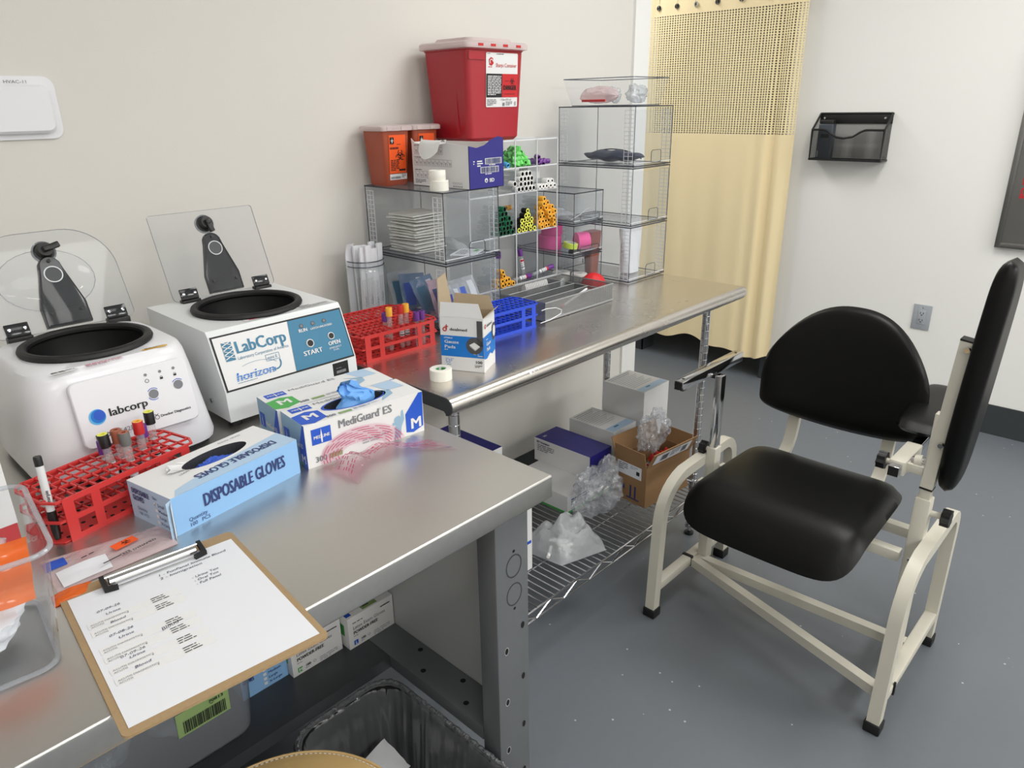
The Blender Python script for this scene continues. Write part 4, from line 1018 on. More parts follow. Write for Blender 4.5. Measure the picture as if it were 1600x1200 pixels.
o = flat_bag('specimen_bag', 'clear specimen bag with orange biohazard patch under the near red rack', 'bag', [(.165, 1.00), (.325, 1.0), (.335, 1.07), (.17, 1.10)], TZ, 'poly', 2, .003, [(.02, .62, .22, .9, 'blue'), (.06, .1, .45, .55, 'paper')], .003)
b = MB(); f = Fr(b, (0, 0, 0), (.98, .17, 0), (-.17, .98, 0), .0003)
f.rect(-.017, -.009, .017, .009, 'orange', 0); f.biohazard(.002, 0, .007, 'ink', 1); f.line([(-.045, -.026), (-.02, -.026)], .0025, 'ink'); f.fine(-.055, .013, .03, 1, .005, 'ink', 1); f.text('DYNAMED', -.004, -.032, .005, 'ink', bold=True); f.text('REF', -.018, -.030, .005, 'ink', bold=True); f.line([(-.0195, -.0315), (-.007, -.0315), (-.007, -.0235), (-.0195, -.0235), (-.0195, -.0315)], .0007, 'ink')
b.build('print', o, (.268, 1.047, TZ+.0098))
flat_bag('orange_bag', 'translucent orange bag corner sticking out beside the clipboard', 'bag', [(.152, .972), (.192, .97), (.205, .998), (.156, 1.0)], TZ, 'polyorange', 5, .002)
o = crumple(.06, .026, .04, 'poly', 23, .3, 4, 2.0, None, 'specimen_bag', None, (.07, .972, TZ+.112), .1); setp(o, 'pale specimen bag stuffed in the clear bin', 'bag')
b = MB(); V = []
for i in range(15):
    for j in range(11): V.append((.115*i/14-.0575, .008*sin(i*.5)+.005*sin(j*.9), .075*j/10))
b.add(V, [(i*11+j, (i+1)*11+j, (i+1)*11+j+1, i*11+j+1) for i in range(14) for j in range(10)], 'polyorange', True)
f = Fr(b, (-.03, -.014, .02), (1, 0, 0), (0, 0, 1), .0005)
f.fine(.005, .044, .045, 3, .014, 'ink', 1, 4)
o = b.build('orange_pouch', None, (.07, .906, TZ+.072), .1); o.rotation_euler = (-.25, .12, -.1); setp(o, 'orange tinted pouch with dark writing inside the clear bin', 'pouch')
t = thing('carton_box', 'tall white carton with a red band behind the clear bin at the left', 'box', (.02, 1.225, TZ), radians(4))
b = MB(); b.box((-.14, -.085, 0), (.14, .085, .25), None, faces=dict(f='card', l='card', r='card', k='card', t='card', b='card'))
f = Fr(b, (-.14, -.085, 0), (1, 0, 0), (0, 0, 1), .0006); f.rect(0, 0, .28, .05, 'redprint', 1); f.line([(.2, .06), (.262, .06), (.262, .11), (.2, .11)], .006, 'ink', 1); f.text('1.', .245, .066, .012, 'ink', bold=True); f.text('348-C57', .222, .02, .007, 'card', bold=True)
f.fine(.225, .128, .03, 1, .006, 'inkgrey')
b.build('carton', t)
b = MB(); b.box((-.14, -.088, .05), (.1405, -.0855, .245), 'card'); b.build('flap', t)

# ------------------------------------------------------------------ clear drawer bins
def clear_drawer(label, loc, w_, d, h, group, grid=True, handle='low', cat='bin'):
    t = thing('clear_drawer_bin', label, cat, loc, 0, group); k = .0016
    b = MB()
    for a, c in (((0, 0, .006), (k, d, h-.003)), ((w_-k, 0, .006), (w_, d, h-.003)), ((k, d-k, .006), (w_-k, d, h-.003)), ((k, 0, .012), (w_-k, k, h-.012)), ((0, 0, .004), (w_, d, .006)), ((0, 0, h-.003), (w_, d, h-.0005))): b.box(a, c, 'clear')
    b.build('shell', t)
    b = MB(); e = .0017
    for z in (.0035, h-.0035):
        for a, c in (((-.0008, -.0008, z), (w_+.0008, e, z+.0035)), ((-.0008, d-e, z), (w_+.0008, d+.0008, z+.0035)), ((-.0008, -.0008, z), (e, d, z+.0035)), ((w_-e, -.0008, z), (w_+.0008, d, z+.0035))): b.box(a, c, 'edgedk')
    for z in (.0135,):
        b.box((-.0006, -.0006, z), (w_+.0006, e, z+.002), 'edgelt'); b.box((-.0006, 0, z), (e, d, z+.002), 'edge')
    for x in (0, w_-e):
        for y in (0, d-e): b.box((x, y, .003), (x+e, y+e, h-.003), 'edgedk')
    b.build('rim', t)
    if grid:
        for nm, fr, W in (('left', Fr(MB(), (0, 0, 0), (0, 1, 0), (0, 0, 1)), .036), ('right', None, .036), ('back', None, .03)):
            b = MB()
            def strip(P):
                n = 13; z0, z1 = .012, h-.014
                for i in range(3): b.box(*P(W*i/2-.0008, z0, W*i/2+.0008, z1), 'edgelt')
                for i in range(n+1): zz = z0+(z1-z0)*i/n; b.box(*P(0, zz-.0008, W, zz+.0008), 'edgelt')
            if nm == 'left': strip(lambda x0, z0, x1, z1: ((-.0012, .004+x0, z0), (.0, .004+x1, z1)))
            elif nm == 'right': strip(lambda x0, z0, x1, z1: ((w_, .004+x0, z0), (w_+.0012, .004+x1, z1)))
            else: strip(lambda x0, z0, x1, z1: ((-.0012, d-.04+x0, z0), (0, d-.04+x1, z1)))
            b.build('grid_strip', t)
    b = MB(); c = w_*(.55 if grid else .5); hw = .03 if grid else w_*.33; hh = .038 if grid else .016
    b.tube([(c-hw, -.006, .016), (c-hw, -.006, .016+hh*.8), (c-hw+.006, -.006, .016+hh), (c+hw-.006, -.006, .016+hh), (c+hw, -.006, .016+hh*.8), (c+hw, -.006, .016), (c+hw*.3, -.009, .014), (c-hw*.6, -.009, .014)], .0011, 'edgedk', 6, True)
    b.box((c-hw, -.006, .016), (c+hw, -.0045, .016+hh*.9), 'clear'); b.box((c-hw, -.006, .014), (c+hw, 0, .016), 'clear')
    b.build('handle', t)
    return t
SX, SY, SW, SD, SH = 1.296, 1.480, .208, .342, .1935
clear_drawer('lower clear drawer bin of the left stack, full of blue and white packets', (SX, SY, TZ), SW, SD, SH, 'large clear bins')
clear_drawer('upper clear drawer bin of the left stack holding flat white packets', (SX, SY, TZ+SH), SW, SD, SH, 'large clear bins')
QX, QY, QW, QD, QH = 2.122, 1.452, .228, .325, .1965
clear_drawer('bottom clear bin of the tall right stack with a white bag inside', (QX, QY, TZ), QW, QD, QH, 'large clear bins')
clear_drawer('middle empty clear bin of the tall right stack', (QX, QY, TZ+QH), QW, QD, QH, 'large clear bins')
clear_drawer('top closed clear bin of the tall right stack with a dark pouch inside', (QX, QY, TZ+2*QH), QW, QD, QH, 'large clear bins')
DX, DY, DW, DD, DH = 1.945, 1.56, .160, .275, .107
clear_drawer('bottom small clear drawer of three with white tape rolls in it', (DX, DY, TZ), DW, DD, DH, 'small clear drawers', False)
clear_drawer('middle small clear drawer of three with pink wrap rolls in it', (DX, DY, TZ+DH), DW, DD, DH, 'small clear drawers', False)
clear_drawer('top small clear drawer of three holding loose clear tubing', (DX, DY, TZ+2*DH), DW, DD, DH, 'small clear drawers', False)
# open bin on the tall stack
t = thing('open_clear_bin', 'open clear tray of sterile packs on top of the tall right stack', 'bin', (QX+.115, QY+.165, TZ+3*QH))
def rr3(hx, hy, r, z): return [(x, y, z) for x, y in rrect(-hx, -hy, hx, hy, r, 5)]
b = MB(); b.loft([rr3(.092, .128, .015, .001), rr3(.112, .150, .015, .088)], M['clear'], True, False); b.build('walls', t, ang=60)
b = MB(); b.tube(rr3(.112, .150, .015, .088), .0017, 'edge', 6, True); b.tube(rr3(.092, .128, .015, .002), .0014, 'edge', 6, True); b.build('rim', t)
o = setp(crumple(.030, .085, .030, 'poly', 31, .25, 4, 2.2, -.028, 'sterile_pack', None, (QX+.085, QY+.21, TZ+3*QH+.036)), 'clear sterile pack with a dark red stripe in the open top tray', 'sterile pack')
b = MB(); b.rbox((-.003, -.05, -.004), (.003, .05, .004), 'redprint', .001); b.build('red_stripe', o, (-.044, -.005, -.018))
setp(crumple(.045, .04, .033, 'bagmilk', 32, .4, 4, 2.4, -.03, 'sterile_pack', None, (QX+.135, QY+.09, TZ+3*QH+.038)), 'white folded pack at the front end of the open top tray', 'sterile pack')
setp(crumple(.03, .03, .03, 'bagmilk', 33, .4, 4, 2.4, -.028, 'sterile_pack', None, (QX+.165, QY+.21, TZ+3*QH+.036)), 'pale pack at the curtain side of the open top tray', 'sterile pack')
# contents of the bins
M['navycloth'] = pm('navy_vinyl_pouch', (44, 52, 72), .45, 0, .1, 60)
b = MB(); rings = []
for i in range(25):
    u = i/24; s_ = max(.02, sin(pi*u))**.55; rings.append([(.05*cos(a)*s_*.9, -.13+.26*u, .018+.020*sin(a)*s_+.003*sin(u*20)) for a in [2*pi*k/16 for k in range(16)]])
b.loft(rings, M['navycloth']); o = setp(b.build('zip_pouch', None, (QX+.12, QY+.17, TZ+2*QH+.0115)), 'dark navy pouch lying in the top closed bin of the tall stack', 'pouch')
b = MB(); b.tube([(.0, -.12+.01*i, .0395*max(.05, sin(pi*(i+.5)/25))**.5+.001) for i in range(25)], .002, 'black', 6); b.build('zipper', o)
b = MB(); rings = []
for i in range(13):
    z = .006+.165*i/12; k = 1-.35*(1-i/12); rings.append([(.062*k*cos(a)*(1+.05*sin(3*a+i*.4)), .028*sin(a)*(1+.1*sin(5*a+i*.8)), z) for a in [2*pi*q/28 for q in range(28)]])
M['whitefilm'] = pm('white_plastic_bag', (236, 237, 240), .35, 0, .3, 40)
b.loft(rings, M['whitefilm'], True, True); o = setp(b.build('plastic_bag', None, (QX+.148, QY+.10, TZ+.001), ang=60), 'white plastic bag standing in the bottom bin of the tall stack', 'bag')
t = thing('orange_sleeve', 'orange labelled sleeve standing in the bottom bin of the tall stack', 'sleeve', (QX+.045, QY+.2, TZ+.006))
b = MB(); b.loft([[(x, y, z) for x, y in rrect(-.03*k, -.022*k, .03*k, .022*k, .008)] for z, k in ((0, .75), (.155, 1.05))], M['orangedeep']); f = Fr(b, (-.0315, .01, .03), (0, 0, 1), (0, 1, 0), .0012); f.fine(.01, .002, .09, 2, .010, 'ink', 2); b.build('sleeve', t)
gz = None
for i in range(13):
    o = flat = None
    b = MB(); n = 10; V = []
    for s_ in (1, 0):
        for a in range(n+1):
            for c in range(n+1):
                u, v = a/n, c/n; e = (16*u*(1-u)*v*(1-v))**.5
                V.append((-.055+.11*u, -.06+.12*v, (.0035 if s_ else .0)+s_*(.0035*e+.0015*noise.noise(Vector((u*4+i, v*4, 1))))))
    fs = [(a*(n+1)+c, (a+1)*(n+1)+c, (a+1)*(n+1)+c+1, a*(n+1)+c+1) for a in range(n) for c in range(n)]
    if i < 2:
        b.add(V, fs, 'pack' if 'pack' in M else M.setdefault('pack', pm('packet_paper', (226, 226, 218), .5, 0, .15, 60)), True); b.add(V, [tuple((n+1)**2+q for q in reversed(f_)) for f_ in fs], 'pack', True)
        rim = [a for a in range(n)]+[a*(n+1)+n for a in range(n)]+[n*(n+1)+n-a for a in range(n)]+[(n-a)*(n+1) for a in range(n)]
        b.add(V, [(rim[a], rim[(a+1) % len(rim)], rim[(a+1) % len(rim)]+(n+1)**2, rim[a]+(n+1)**2) for a in range(len(rim))], 'pack')
        gz = b.build('gauze_packet', None, (0, 0, 0), ang=60)
        setp(gz, 'flat white gauze packet in the pile inside the upper left bin', 'packet', 'gauze packets in the upper left bin')
        o = gz
    else: o = gz.copy(); COL.objects.link(o)
    o.location = (SX+.082+.004*sin(i*2.1), SY+.215+.005*cos(i*1.7), TZ+SH+.0085+i*.0088); o.rotation_euler = (.02*sin(i), .03*cos(i*1.3), .08*sin(i*1.9))
b = MB(); b.box((-.05, -.035, 0), (.05, .035, .003), 'paper'); f = Fr(b, (-.05, -.035, .003), (1, 0, 0), (0, 1, 0)); f.fine(.01, .055, .07, 4, .008, 'inkgrey', 1, 4); f.rect(.06, .008, .09, .02, 'green', 1)
setp(b.build('printed_packet', None, (SX+.145, SY+.07, TZ+SH+.0065), .5), 'printed white packet loose near the handle of the upper left bin', 'packet')
flat_bag('clear_sleeve', 'grey clear sleeve leaning at the right of the upper left bin', 'sleeve', [(0, 0), (.05, 0), (.05, .2), (0, .2)], 0, 'bagmilk', 9, .01, None, .02, (SX+.150, SY+.115, TZ+SH+.007))
M['bluefilm'] = film('blue_print_film', (200, 212, 226), .35, .15, (120, 150, 186), 1.5, .4, 40, 1.2)
M['pinkfilm'] = film('rose_print_film', (236, 214, 220), .35, .15, (206, 176, 190), 1.5, .4, 40, 1.2)
for k, (x, y, z, rx, ry, rz, mm, pr) in enumerate(((.055, .06, .014, 0, .02, .05, 'bluefilm', 'navy'), (.148, .065, .014, .03, 0, -.05, 'bagmilk', 'blue'), (.055, .18, .014, .02, 0, .05, 'pinkfilm', 'navytxt'), (.152, .19, .014, 0, -.04, .05, 'bagmilk', 'teal'), (.055, .27, .012, 0, .0, -.1, 'bluefilm', 'teal'),
        (.070, .055, .058, 1.15, .05, .1, 'bagmilk', 'navy'), (.078, .115, .066, 1.2, .08, .16, 'pinkfilm', 'navytxt'), (.075, .175, .066, 1.1, -.1, .1, 'bluefilm', 'teal'), (.072, .235, .066, 1.25, .08, -.12, 'bluefilm', 'blue'), (.065, .285, .066, 1.2, .05, .05, 'bagmilk', 'teal'), (.142, .075, .066, 1.1, -.08, -.12, 'bagmilk', 'blue'))):
    b = MB(); n = 8; V = []
    for s_ in (1, -1):
        for i in range(n+1):
            for j in range(n+1):
                u, v = i/n, j/n; e = (16*u*(1-u)*v*(1-v))**.5; V.append((-.045+.09*u, -.055+.11*v, s_*.006*e+.004*noise.noise(Vector((u*4+k, v*4, 2)))))
    fs = [(i*(n+1)+j, (i+1)*(n+1)+j, (i+1)*(n+1)+j+1, i*(n+1)+j+1) for i in range(n) for j in range(n)]; o_ = (n+1)**2
    b.add(V, fs+[tuple(o_+q for q in reversed(f_)) for f_ in fs], mm, True)
    b.add([(x_, y_, z_+.0006) for x_, y_, z_ in V[:o_]], [fs[i*n+j] for i in range(1, 4) for j in range(1, 6)], pr, True); b.add([(x_, y_, z_+.0006) for x_, y_, z_ in V[:o_]], [fs[i*n+j] for i in range(5, 7) for j in range(2, 7)], 'paper', True)
    o = setp(b.build('film_packet', None, (SX+x, SY+y, TZ+.008+z), ang=60), 'printed film packet in the jumbled lower left bin', 'packet', 'film packets in the lower left bin'); o.rotation_euler = (rx, ry, rz)
# small drawers' contents
def roll(name, label, cat, loc, rot, r, h, m, core='card', group=None, ri=.4, inner=None):
    t = thing(name, label, cat, loc, 0, group); t.rotation_euler = rot
    b = MB(); b.lathe([(r*ri, 0), (r*.97, 0), (r, .001), (r, h-.001), (r*.97, h), (r*ri, h), (r*ri, 0)], m, (0, 0, 0), 30); b.build('wound_tape', t)
    b = MB(); b.lathe([(r*ri*.86, .001), (r*ri, .0005), (r*ri, h+.0003), (r*ri*.86, h), (r*ri*.86, .001)], core, (0, 0, 0), 24); b.build('core', t)
    return t
D0 = TZ+.0065
roll('tape_roll', 'white tape roll at the back of the bottom small drawer', 'tape roll', (DX+.055, DY+.10, D0), (0, 0, 0), .032, .03, 'tape', group='tape rolls', ri=.45)
roll('tape_roll', 'white tape roll at the front of the bottom small drawer', 'tape roll', (DX+.09, DY+.045, D0), (0, 0, 0), .028, .026, 'tape', group='tape rolls', ri=.45)
t = roll('wrap_roll', 'pink cohesive wrap roll tipped on its side in the middle drawer', 'wrap roll', (DX+.075, DY+.05, TZ+DH+.040), (0, pi/2, -.5), .031, .045, 'pink', 'pink', 'pink wraps', .22)
b = MB(); 
t = roll('wrap_roll', 'flat pink cohesive wrap roll at the back of the middle drawer', 'wrap roll', (DX+.05, DY+.15, TZ+DH+.0075), (0, 0, 0), .042, .05, 'pink', 'pink', 'pink wraps', .22)
roll('wrap_roll', 'pink wrap roll on top of the flat one in the middle drawer', 'wrap roll', (DX+.055, DY+.145, TZ+DH+.0585), (.0, 0, 0), .038, .034, 'pink', 'pink', 'pink wraps', .22)
o = roll('label_roll', 'yellow label roll in the middle small drawer', 'label roll', (DX+.035, DY+.045, TZ+DH+.024), (.15, .1, 0), .026, .018, 'lime', 'card', None, .7)
for k, (x, y, a) in enumerate(((.05, .04, .3), (.095, .03, -.4), (.12, .06, .9))):
    b = MB(); b.rbox((-.03, -.008, 0), (.03, .008, .012), 'black', .002); b.rbox((-.03, -.003, .012), (.005, .003, .016), 'greydk', .001)
    setp(b.build('black_clip', None, (DX+x*1.0, DY+y, TZ+DH+.0065), a), 'black clip under the rolls in the middle small drawer', 'clip', 'black clips')
for k, (x, y) in enumerate(((.05, .1), (.1, .17))):
    setp(crumple(.04, .06, .018, 'bagmilk', 61+k, .35, 3, 2.6, -.015, 'tubing_pack', None, (DX+x, DY+y, TZ+2*DH+.023)), 'crumpled clear tubing pack in the top small drawer', 'pack', 'tubing packs')
b = MB(); b.tube([(-.05, 0, 0), (0, .002, .012), (.055, .006, .03)], .0014, 'edgelt', 6); setp(b.build('plastic_straw', None, (DX+.09, DY+.045, TZ+2*DH+.012)), 'thin clear straw rising in the top small drawer', 'straw')

# ------------------------------------------------------------------ tube organiser
OX, OY, OD, CW = 1.5225, 1.62, .102, .1016
TI = (.946, 1.112, 1.24, 1.316, 1.398)
t = thing('tube_organizer', 'clear upright cubby organizer full of coloured capped tubes', 'organizer', (OX, OY, TZ))
b = MB(); W = CW*4
b.box((0, OD-.002, .02), (W, OD, TI[4]-TZ), 'clear')
for z in TI[:-1]: b.box((0, .003, z-TZ-.003), (W, OD-.002, z-TZ-.001), 'clear')
for i in range(5): b.box((i*CW-.001, .003, 0 if i in (0, 4) else .043), (i*CW+.001, OD-.002, TI[4]-TZ), 'clear')
b.build('panels', t)
b = MB()
for z in TI: b.box((-.0015, 0, z-TZ-.004), (W+.0015, .003, z-TZ), 'edgelt')
b.box((-.0015, 0, 0), (W+.0015, .003, .018), 'edgelt')
for i in range(5): b.box((i*CW-.0015, 0, 0), (i*CW+.0015, .003, TI[4]-TZ), 'edgelt')
b.box((0, OD-.003, TI[4]-TZ-.003), (W, OD, TI[4]-TZ), 'edgelt')
b.build('front_edges', t)
rd = random.Random(5)
def pile(cell_, tier, rows, proto, cw=.0168, x0=None, jit=.004):
    cx = OX+cell_*CW; first = True
    for r_, (n, off) in enumerate(rows):
        for k in range(n):
            x = cx+.0105+off*cw*.5+k*cw; z = TI[tier]+.0085+r_*cw*.875
            if x > cx+CW-.0085: continue
            loc = (x, OY+OD-.006+rd.uniform(-jit, jit)-.006, z)
            if proto.get('o') is None:
                proto['o'] = vial(proto['label'], proto['cap'], loc, (pi/2, 0, 0), top=proto.get('top'), lab=False, group=proto['group'], hole=proto.get('hole', .8), h=.092)
            else: dup(proto['o'], loc, (pi/2, rd.uniform(-3, 3), 0))
pile(1, 1, [(5, 0), (4, 1), (4, 1), (3, 2), (2, 3), (1, 4)], dict(label='dark green capped tube lying in the clear organizer', cap='capgrn', group='green capped tubes', hole=.95))
pile(2, 1, [(5, 0), (4, 1), (4, 1), (2, 3), (1, 4)], dict(label='black capped tube with lime ring lying in the clear organizer', cap='black', top='caplime', group='black capped tubes', hole=.62))
pile(3, 1, [(5, 0), (5, 0), (4, 1), (5, 0), (4, 1), (3, 1), (1, 2)], dict(label='yellow capped tube in the tall pile at the right of the organizer', cap='capyel', group='yellow capped tubes', hole=.6), jit=.01)
pile(1, 0, [(5, 0), (4, 0), (1, 3), (1, 2)], dict(label='yellow capped tube in the low pile at the bottom of the organizer', cap='capyel', group='low yellow capped tubes', hole=.6))
pile(2, 2, [(5, 0), (4, 1), (4, 1), (3, 2)], dict(label='white capped tube with dark mouth lying in the organizer', cap='capwht', group='white capped tubes', hole=.92), cw=.0175)
pile(3, 2, [(5, 0), (2, 5)], dict(label='slim white capped tube in the right column of the organizer', cap='capwht', group='slim white tubes', hole=.6))
vial('single white capped tube in the organizer compartment beside the navy box', 'capwht', (OX+CW+.07, OY+OD-.012, TI[2]+.03), (pi/2, 0, 0), lab=False, hole=.92, group=None)
b = MB(); b.box((0, 0, 0), (.06, .04, .052), 'card', .001); setp(b.build('white_block', None, (OX+3*CW+.012, OY+.052, TI[2]+.0)), 'white paper block behind the slim tubes in the organizer', 'block')
setp(bpy.data.objects['white_block'], 'white paper block behind the slim tubes in the organizer', 'block'); bpy.data.objects['white_block'].location.z = TI[2]+.0175
def cap_pile(cell_, n, mm, label, group, x0=.012, x1=None, zmax=.06):
    proto = None; x1 = x1 or CW-.012; k = 0
    for lay in range(4):
        for yy in range(3):
            nx = int((x1-x0)/.0165)+1-lay
            for i in range(max(nx, 0)):
                if k >= n: return
                x = OX+cell_*CW+x0+lay*.008+i*.0165; y = OY+.018+yy*.019+lay*.006; z = TI[3]+.0085+lay*.0145
                m_ = mm if isinstance(mm, str) else mm[k % len(mm)]; k += 1
                if proto is None or not isinstance(mm, str):
                    b = MB(); b.lathe([(.0045, .0065), (.0068, .0085), (.008, .007), (.0078, -.0085), (.006, -.0085), (.005, -.002), (0, -.002)], m_, (0, 0, 0), 12); o = b.build('loose_stopper'); setp(o, label, 'cap', group); proto = o
                else: o = proto.copy(); COL.objects.link(o)
                o.location = (x, y, z); o.rotation_euler = (rd.uniform(-1.9, 1.9), rd.uniform(-1.2, 1.2), rd.uniform(0, 3))
cap_pile(2, 40, 'capmint', 'loose mint green tube cap heaped in the top of the organizer', 'mint tube caps')
cap_pile(3, 13, 'cappur', 'loose purple tube cap in the top right of the organizer', 'purple tube caps', .02, .085)
cap_pile(1, 1, 'capsky', 'sky blue tube cap in the top of the organizer beside the navy box', None, .08, .092)
for i, x in enumerate((.012, .03)):
    b = MB(); b.lathe([(.0045, .0065), (.0068, .0085), (.008, .007), (.0078, -.0085), (0, -.0085)], 'capgold', (0, 0, 0), 12)
    o = setp(b.build('loose_stopper', None, (OX+2*CW+x, OY+.06, TI[1]+.085+.0), .3), 'gold tube cap lying above the black capped tubes', 'cap', 'gold caps'); o.rotation_euler = (1.3, .4, .5*i)
    o.location.z = TI[1]+.0735
vial('purple topped tube leaning upright in the bottom right of the organizer', 'cappur', (OX+3*CW-.018, OY+.045, TI[0]+.004), (.0, -.22, 0), group=None, h=.095)
vial('purple topped tube standing by the yellow caps at the bottom of the organizer', 'cappur', (OX+2*CW-.009, OY+.075, TI[0]+.0005), (0, 0, 0), lab=False, group=None, h=.095)
vial('purple topped tube lying with its cap toward the right small drawers', 'cappur', (OX+3*CW+.008, OY+.03, TI[0]+.009), (0, 1.35, -.25), group=None, h=.083)
vial('purple topped tube lying flat at the bottom centre of the organizer', 'cappur', (OX+2*CW+.006, OY+.022, TI[0]+.0085), (0, pi/2-.02, 0), group=None, h=.08)

# ------------------------------------------------------------------ sharps containers
t = thing('sharps_container', 'large red sharps container with frosted lid and danger label', 'sharps container', (1.652, 1.715, 1.3985))
def rr(hx, hy, r, z, cy=0): return [(x, y+cy, z) for x, y in rrect(-hx, -hy, hx, hy, r, 5)]
b = MB(); b.loft([rr(.098, .076, .02, 0), rr(.107, .084, .021, .010), rr(.1185, .0945, .018, .246), rr(.121, .097, .018, .248), rr(.121, .097, .018, .258)], M['red'])
b.box((-.112, -.09, .222), (-.05, -.0965, .243), 'red'); b.build('bucket', t)
fv = Vector((0, -.0105, .236)).normalized()
b = MB(); f = Fr(b, (-.107, -.0845, .010), (1, 0, 0), fv, .0012)
f.poly([(x, y) for x, y in rrect(.063, .085, .196, .232, .004)], 'card', 1)
f.rect(.064, .112, .129, .176, 'ink', 2); f.rect(.129, .112, .195, .176, 'redprint', 2)
f.text('Sharps Container', .102, .194, .0105, 'redprint', w=.088, k=2); f.fine(.105, .228, .05, 1, .003, 'ink', 2); f.fine(.067, .229, .02, 1, .002, 'ink', 2)
f.poly([(.076, .20), (.085, .197), (.093, .203), (.09, .217), (.082, .22), (.074, .214)], 'redprint', 2); f.ring(.083, .208, .006, .0022, 'card', 3, 0, 4); f.fine(.072, .193, .024, 1, .004, 'redprint', 2)
f.biohazard(.171, .156, .010, 'ink', 3); f.line([(.14, .157), (.156, .157)], .001, 'ink', 3)
f.text('DANGER', .133, .132, .0135, 'ink', bold=True, w=.055, k=3); f.line([(.14, .121), (.184, .121)], .001, 'ink', 3)
f.fine(.068, .168, .056, 12, .0045, 'card', 3, 2); f.text('2 Gallon (7571 mL)', .124, .103, .005, 'ink', w=.045); f.fine(.067, .104, .04, 4, .0045, 'inkgrey', 2, 3); f.rect(.132, .088, .141, .097, 'inkgrey', 2); f.fine(.146, .098, .028, 3, .004, 'inkgrey', 2, 7); f.rect(.183, .089, .19, .1, 'inklt', 2)
b.build('warning_label', t)
b = MB(); b.loft([[(-.1068+.0, y, z) for y, z in ((-.045, .02), (-.035, .02), (-.033, .13), (-.04, .15))], [(-.1135+.0, y, z) for y, z in ((-.043, .02), (-.036, .02), (-.034, .13), (-.04, .15))]], M['red']); b.build('side_rib', t)
b = MB(); b.loft([rr(.1235, .0995, .02, .250), rr(.131, .107, .02, .252), rr(.131, .107, .02, .266), rr(.127, .103, .018, .270), rr(.095, .08, .02, .272), rr(.090, .075, .02, .281), rr(.05, .04, .02, .282)], M['frost']); b.build('lid', t, ang=40)
for x in (-.075, -.025, .025, .08): MB().box((x-.010, -.1078, .257), (x+.010, -.1068, .2635), 'redprint').build('lid_tab', t)
MB().box((-.06, .0975, .05), (.06, WY-1.715-.0005, .22), 'frost').build('wall_bracket', t)
def small_sharps(label, loc, rz):
    t = thing('sharps_container', label, 'sharps container', loc, rz, 'small sharps containers')
    b = MB(); b.loft([rr(.038, .038, .009, 0), rr(.040, .040, .010, .004), rr(.0475, .0475, .009, .148), rr(.0475, .0475, .009, .153)], M['orangedeep']); b.build('bucket', t)
    b = MB(); f = Fr(b, (-.04, -.0403, .004), (1, 0, 0), Vector((0, -.0075, .144)), .0010)
    f.rect(.012, .03, .071, .134, 'orange', 1); f.rect(.015, .110, .029, .128, 'ink', 2); f.poly([(.021, .113), (.023, .113), (.0235, .119), (.022, .126), (.0205, .119)], 'card', 3); f.line([(.017, .119), (.027, .119)], .0015, 'card', 3)
    f.text('BIOHAZARD', .015, .096, .0055, 'ink', bold=True, w=.03); f.fine(.04, .108, .02, 1, .003, 'ink', 2); f.biohazard(.050, .078, .0165, 'ink', 2); f.fine(.016, .065, .03, 7, .0045, 'ink', 2, 4); f.rect(.045, .036, .068, .041, 'ink', 2)
    f.rect(.012, .012, .073, .028, 'card', 1); f.barcode(.015, .015, .035, .006, 'inkgrey', 2, 3); f.fine(.054, .025, .015, 3, .004, 'inkgrey', 2)
    b.build('biohazard_label', t)
    b = MB(); b.loft([rr(.048, .048, .009, .148), rr(.056, .056, .010, .149), rr(.056, .056, .01, .160), rr(.052, .052, .01, .163), rr(.03, .03, .01, .165)], M['frost'])
    for x in (-.03, .02): b.box((x-.008, -.0575, .150), (x+.008, -.0558, .160), 'frost')
    b.build('lid', t); return t
SZ = TZ+2*SH
small_sharps('left small red orange sharps container on the left bin stack', (1.352, 1.776, SZ), radians(0))
small_sharps('right small red orange sharps container partly hidden by the torn white box', (1.470, 1.788, SZ), 0)

# ------------------------------------------------------------------ torn box of needles
t = thing('needle_box', 'torn open white and navy box on top of the left bin stack', 'box', (1.385, 1.470, SZ))
W, D_, Hh = .132, .235, .112
b = MB()
lt = [(0, .0), (D_, 0), (D_, .128), (D_-.015, .116), (D_-.05, .113), (.13, .112), (.08, .118), (.05, .115), (.02, .112), (0, .112)]
b.prism([(y, z) for y, z in lt], 0, .0012, 'card', 'x')
fr_ = [(0, 0), (W, 0), (W, .128), (W-.02, .133), (W-.05, .124), (.06, .112), (.03, .106), (0, .112)]
b.prism(fr_, 0, .0012, 'navy', 'y')
b.box((W-.0012, 0, 0), (W, D_, .116), 'card'); b.box((0, D_-.0012, 0), (W, D_, .118), 'card'); b.box((0, 0, 0), (W, D_, .0012), 'card')
b.box((.002, .002, .0012), (W-.002, D_-.002, .06), 'kraft')
f = Fr(b, (0, 0, 0), (1, 0, 0), (0, 0, 1), .0006)
f.rect(.060, .062, .124, .078, 'card', 1); f.barcode(.062, .063, .06, .014, 'navytxt', 2, 3); f.fine(.075, .059, .04, 1, .004, 'card', 1); f.rect(.042, .040, .112, .056, 'card', 1); f.barcode(.044, .041, .066, .014, 'navytxt', 2, 6); f.fine(.06, .036, .04, 1, .004, 'card', 1)
f.text('BD', .074, .015, .010, 'card', bold=True); f.disc(.063, .02, .006, 'card', 1); f.poly([(.060, .0165), (.066, .0165), (.064, .023), (.063, .020), (.062, .023)], 'navy', 2); f.fine(.030, .07, .022, 3, .006, 'card', 1, 5); f.fine(.016, .07, .005, 2, .006, 'card', 1, 6)
f = Fr(b, (0, D_, 0), (0, -1, 0), (0, 0, 1), .0006)
